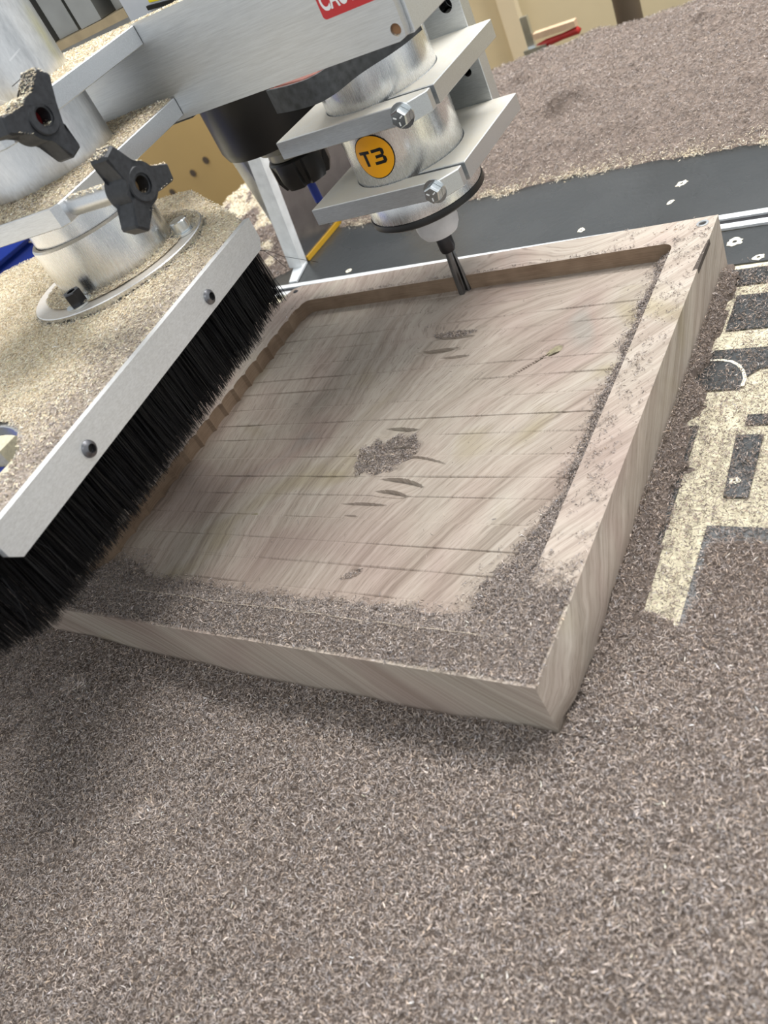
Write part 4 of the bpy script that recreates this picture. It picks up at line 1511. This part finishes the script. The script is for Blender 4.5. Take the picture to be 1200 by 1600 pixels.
def dust_tint(X, Y, share, rng=RNG):
    b = rng.random(len(X)) < share
    t = chip_tint(len(X), CREAM, 0.16)
    t[b] = chip_tint(int(b.sum()), CHIP * 0.95, 0.3)
    return t


def shoe_dh(X, Y):
    e = 0.0010 + 0.0022 * fbm(X, Y, 30, 511) + 0.0008 * vnoise(X, Y, 160, 512)
    return ZP + e * np.clip((0.1030 - X) / 0.004, 0.1, 1)


bed = filt(grid_bed(-0.30, 0.1035, -0.365, 0.125, 0.0026, lambda X, Y: shoe_dh(X, Y) - 0.0004,
                    lambda X, Y: CREAM[None] * 0.9 * (1 - brown_share(X, Y))[:, None] + CHIP[None] * 0.6 * brown_share(X, Y)[:, None]), lambda X, Y: shoe_ok(X, Y))
bed = (rotz(bed[0]), bed[1], bed[2])
X, Y = RNG.uniform(-0.30, 0.104, 260000), RNG.uniform(-0.366, 0.125, 260000)
k = shoe_ok(X, Y)
X, Y = X[k], Y[k]
P = np.stack([X, Y, shoe_dh(X, Y) + RNG.uniform(0, 0.0007, len(X))], 1)
v = in_view(rotz(P), 0.08)
P = P[v][:95000]
V, Q, C = shavings(P, 0.0020, 0.00070, 1.2, dust_tint(P[:, 0], P[:, 1], brown_share(P[:, 0], P[:, 1])), 1, 0.5, 0.15)
heap('sawdust', [bed, (rotz(V), Q, C)], 'pale cream sawdust lying on the dust shoe plate', 'sawdust')


def dust_on(name_label, poly, ztop, n, keep, share=0.15, depth=0.0014, bevel=0.0, size=0.0020):
    xs, ys = [p[0] for p in poly], [p[1] for p in poly]
    x0, x1, y0, y1 = min(xs), max(xs), min(ys), max(ys)
    def edge_dist(X, Y):
        d = np.full(len(X), 9.0)
        for i in range(len(poly)):
            (xa, ya), (xb, yb) = poly[i], poly[(i + 1) % len(poly)]
            L2 = (xb - xa) ** 2 + (yb - ya) ** 2
            t = np.clip(((X - xa) * (xb - xa) + (Y - ya) * (yb - ya)) / L2, 0, 1)
            d = np.minimum(d, np.hypot(X - xa - t * (xb - xa), Y - ya - t * (yb - ya)))
        return d
    hf = lambda X, Y: ztop + 0.0002 + depth * (0.35 + 0.9 * fbm(X, Y, 45, 521)) * smooth01(edge_dist(X, Y) / 0.006)
    ok = lambda X, Y: poly_in(X, Y, poly) & keep(X, Y)
    bed = filt(grid_bed(x0, x1, y0, y1, 0.0014, lambda X, Y: hf(X, Y) - 0.0004, lambda X, Y: np.repeat(CREAM[None] * 0.7, len(X), 0)), ok)
    X, Y = RNG.uniform(x0, x1, n * 6), RNG.uniform(y0, y1, n * 6)
    kk = ok(X, Y)
    X, Y = X[kk][:n], Y[kk][:n]
    P = np.stack([X, Y, hf(X, Y) + RNG.uniform(0, 0.0007, len(X))], 1)
    parts = [bed, shavings(P, size, 0.00070, 1.2, dust_tint(X, Y, np.full(len(X), share)), 1, 0.5, 0.15)]
    heap('sawdust', parts, name_label, 'sawdust')


ARM = [(-0.2762, 0.1240), (-0.2725, 0.1278), (-0.2978, 0.2780), (-0.404, 0.2780), (-0.426, 0.1165)]
dust_on('speckled sawdust on the lower clamp arm', ARM, 0.2850, 15000, lambda X, Y: (X - AX) ** 2 + (Y - AY) ** 2 > 0.0474 ** 2, 0.28, 0.0022)
dust_on('pale sawdust on the upper clamp arm', ARM, 0.3340, 15000, lambda X, Y: (X - AX) ** 2 + (Y - AY) ** 2 > 0.0474 ** 2, 0.06, 0.0022)
dust_on('sawdust ring on the flange at the foot of the dust tube', circle(AX, AY, 0.0690, 64), ZP + 0.0064, 9000,
        lambda X, Y: ((X - AX) ** 2 + (Y - AY) ** 2 > 0.0468 ** 2) & (((X - AX) ** 2 + (Y - AY) ** 2 < 0.0600 ** 2) | (Y > 0.222)), 0.15, 0.0012)


def dust_mesh(objs, n, label, share, zmin=0.45, size=0.0016):
    """flakes resting on the upward faces of a built part"""
    bpy.context.view_layer.update()
    Pts, wts, tri = [], [], []
    for o in objs:
        me = o.data
        me.calc_loop_triangles()
        co = np.array([(o.matrix_world @ v.co)[:] for v in me.vertices])
        t = np.array([lt.vertices[:] for lt in me.loop_triangles])
        tri.append(co[t])
    T = np.concatenate(tri)
    nr = np.cross(T[:, 1] - T[:, 0], T[:, 2] - T[:, 0])
    ar = np.linalg.norm(nr, axis=1)
    nz = nr[:, 2] / np.maximum(ar, 1e-12)
    w = np.where(nz > zmin, ar * nz, 0)
    idx = RNG.choice(len(T), n, p=w / w.sum())
    a, b = RNG.random(n), RNG.random(n)
    f = a + b > 1
    a[f], b[f] = 1 - a[f], 1 - b[f]
    P = T[idx, 0] + (T[idx, 1] - T[idx, 0]) * a[:, None] + (T[idx, 2] - T[idx, 0]) * b[:, None]
    P[:, 2] += RNG.uniform(0.0001, 0.0005, n)
    heap('sawdust', [shavings(P, size, 0.00065, 1.0, dust_tint(P[:, 0], P[:, 1], np.full(n, share)), 1, 0.4, 0.1)], label, 'sawdust')


def part(o, name):
    return [c for c in o.children if c.name.split('.')[0] == name]


dust_mesh(part(arm_hi, 'knob') + [c for k in part(arm_hi, 'knob') for c in part(k, 'hub')], 1700, 'pale sawdust on top of the upper black knob', 0.08)
dust_mesh(part(arm_lo, 'knob') + part(arm_lo, 'knob_shaft'), 1000, 'sprinkle of sawdust on the lower black knob and its shaft', 0.15, 0.75)
dust_mesh(part(guard, 'front_panel'), 4500, 'line of pale sawdust along the top edge of the belt guard', 0.05, 0.8)
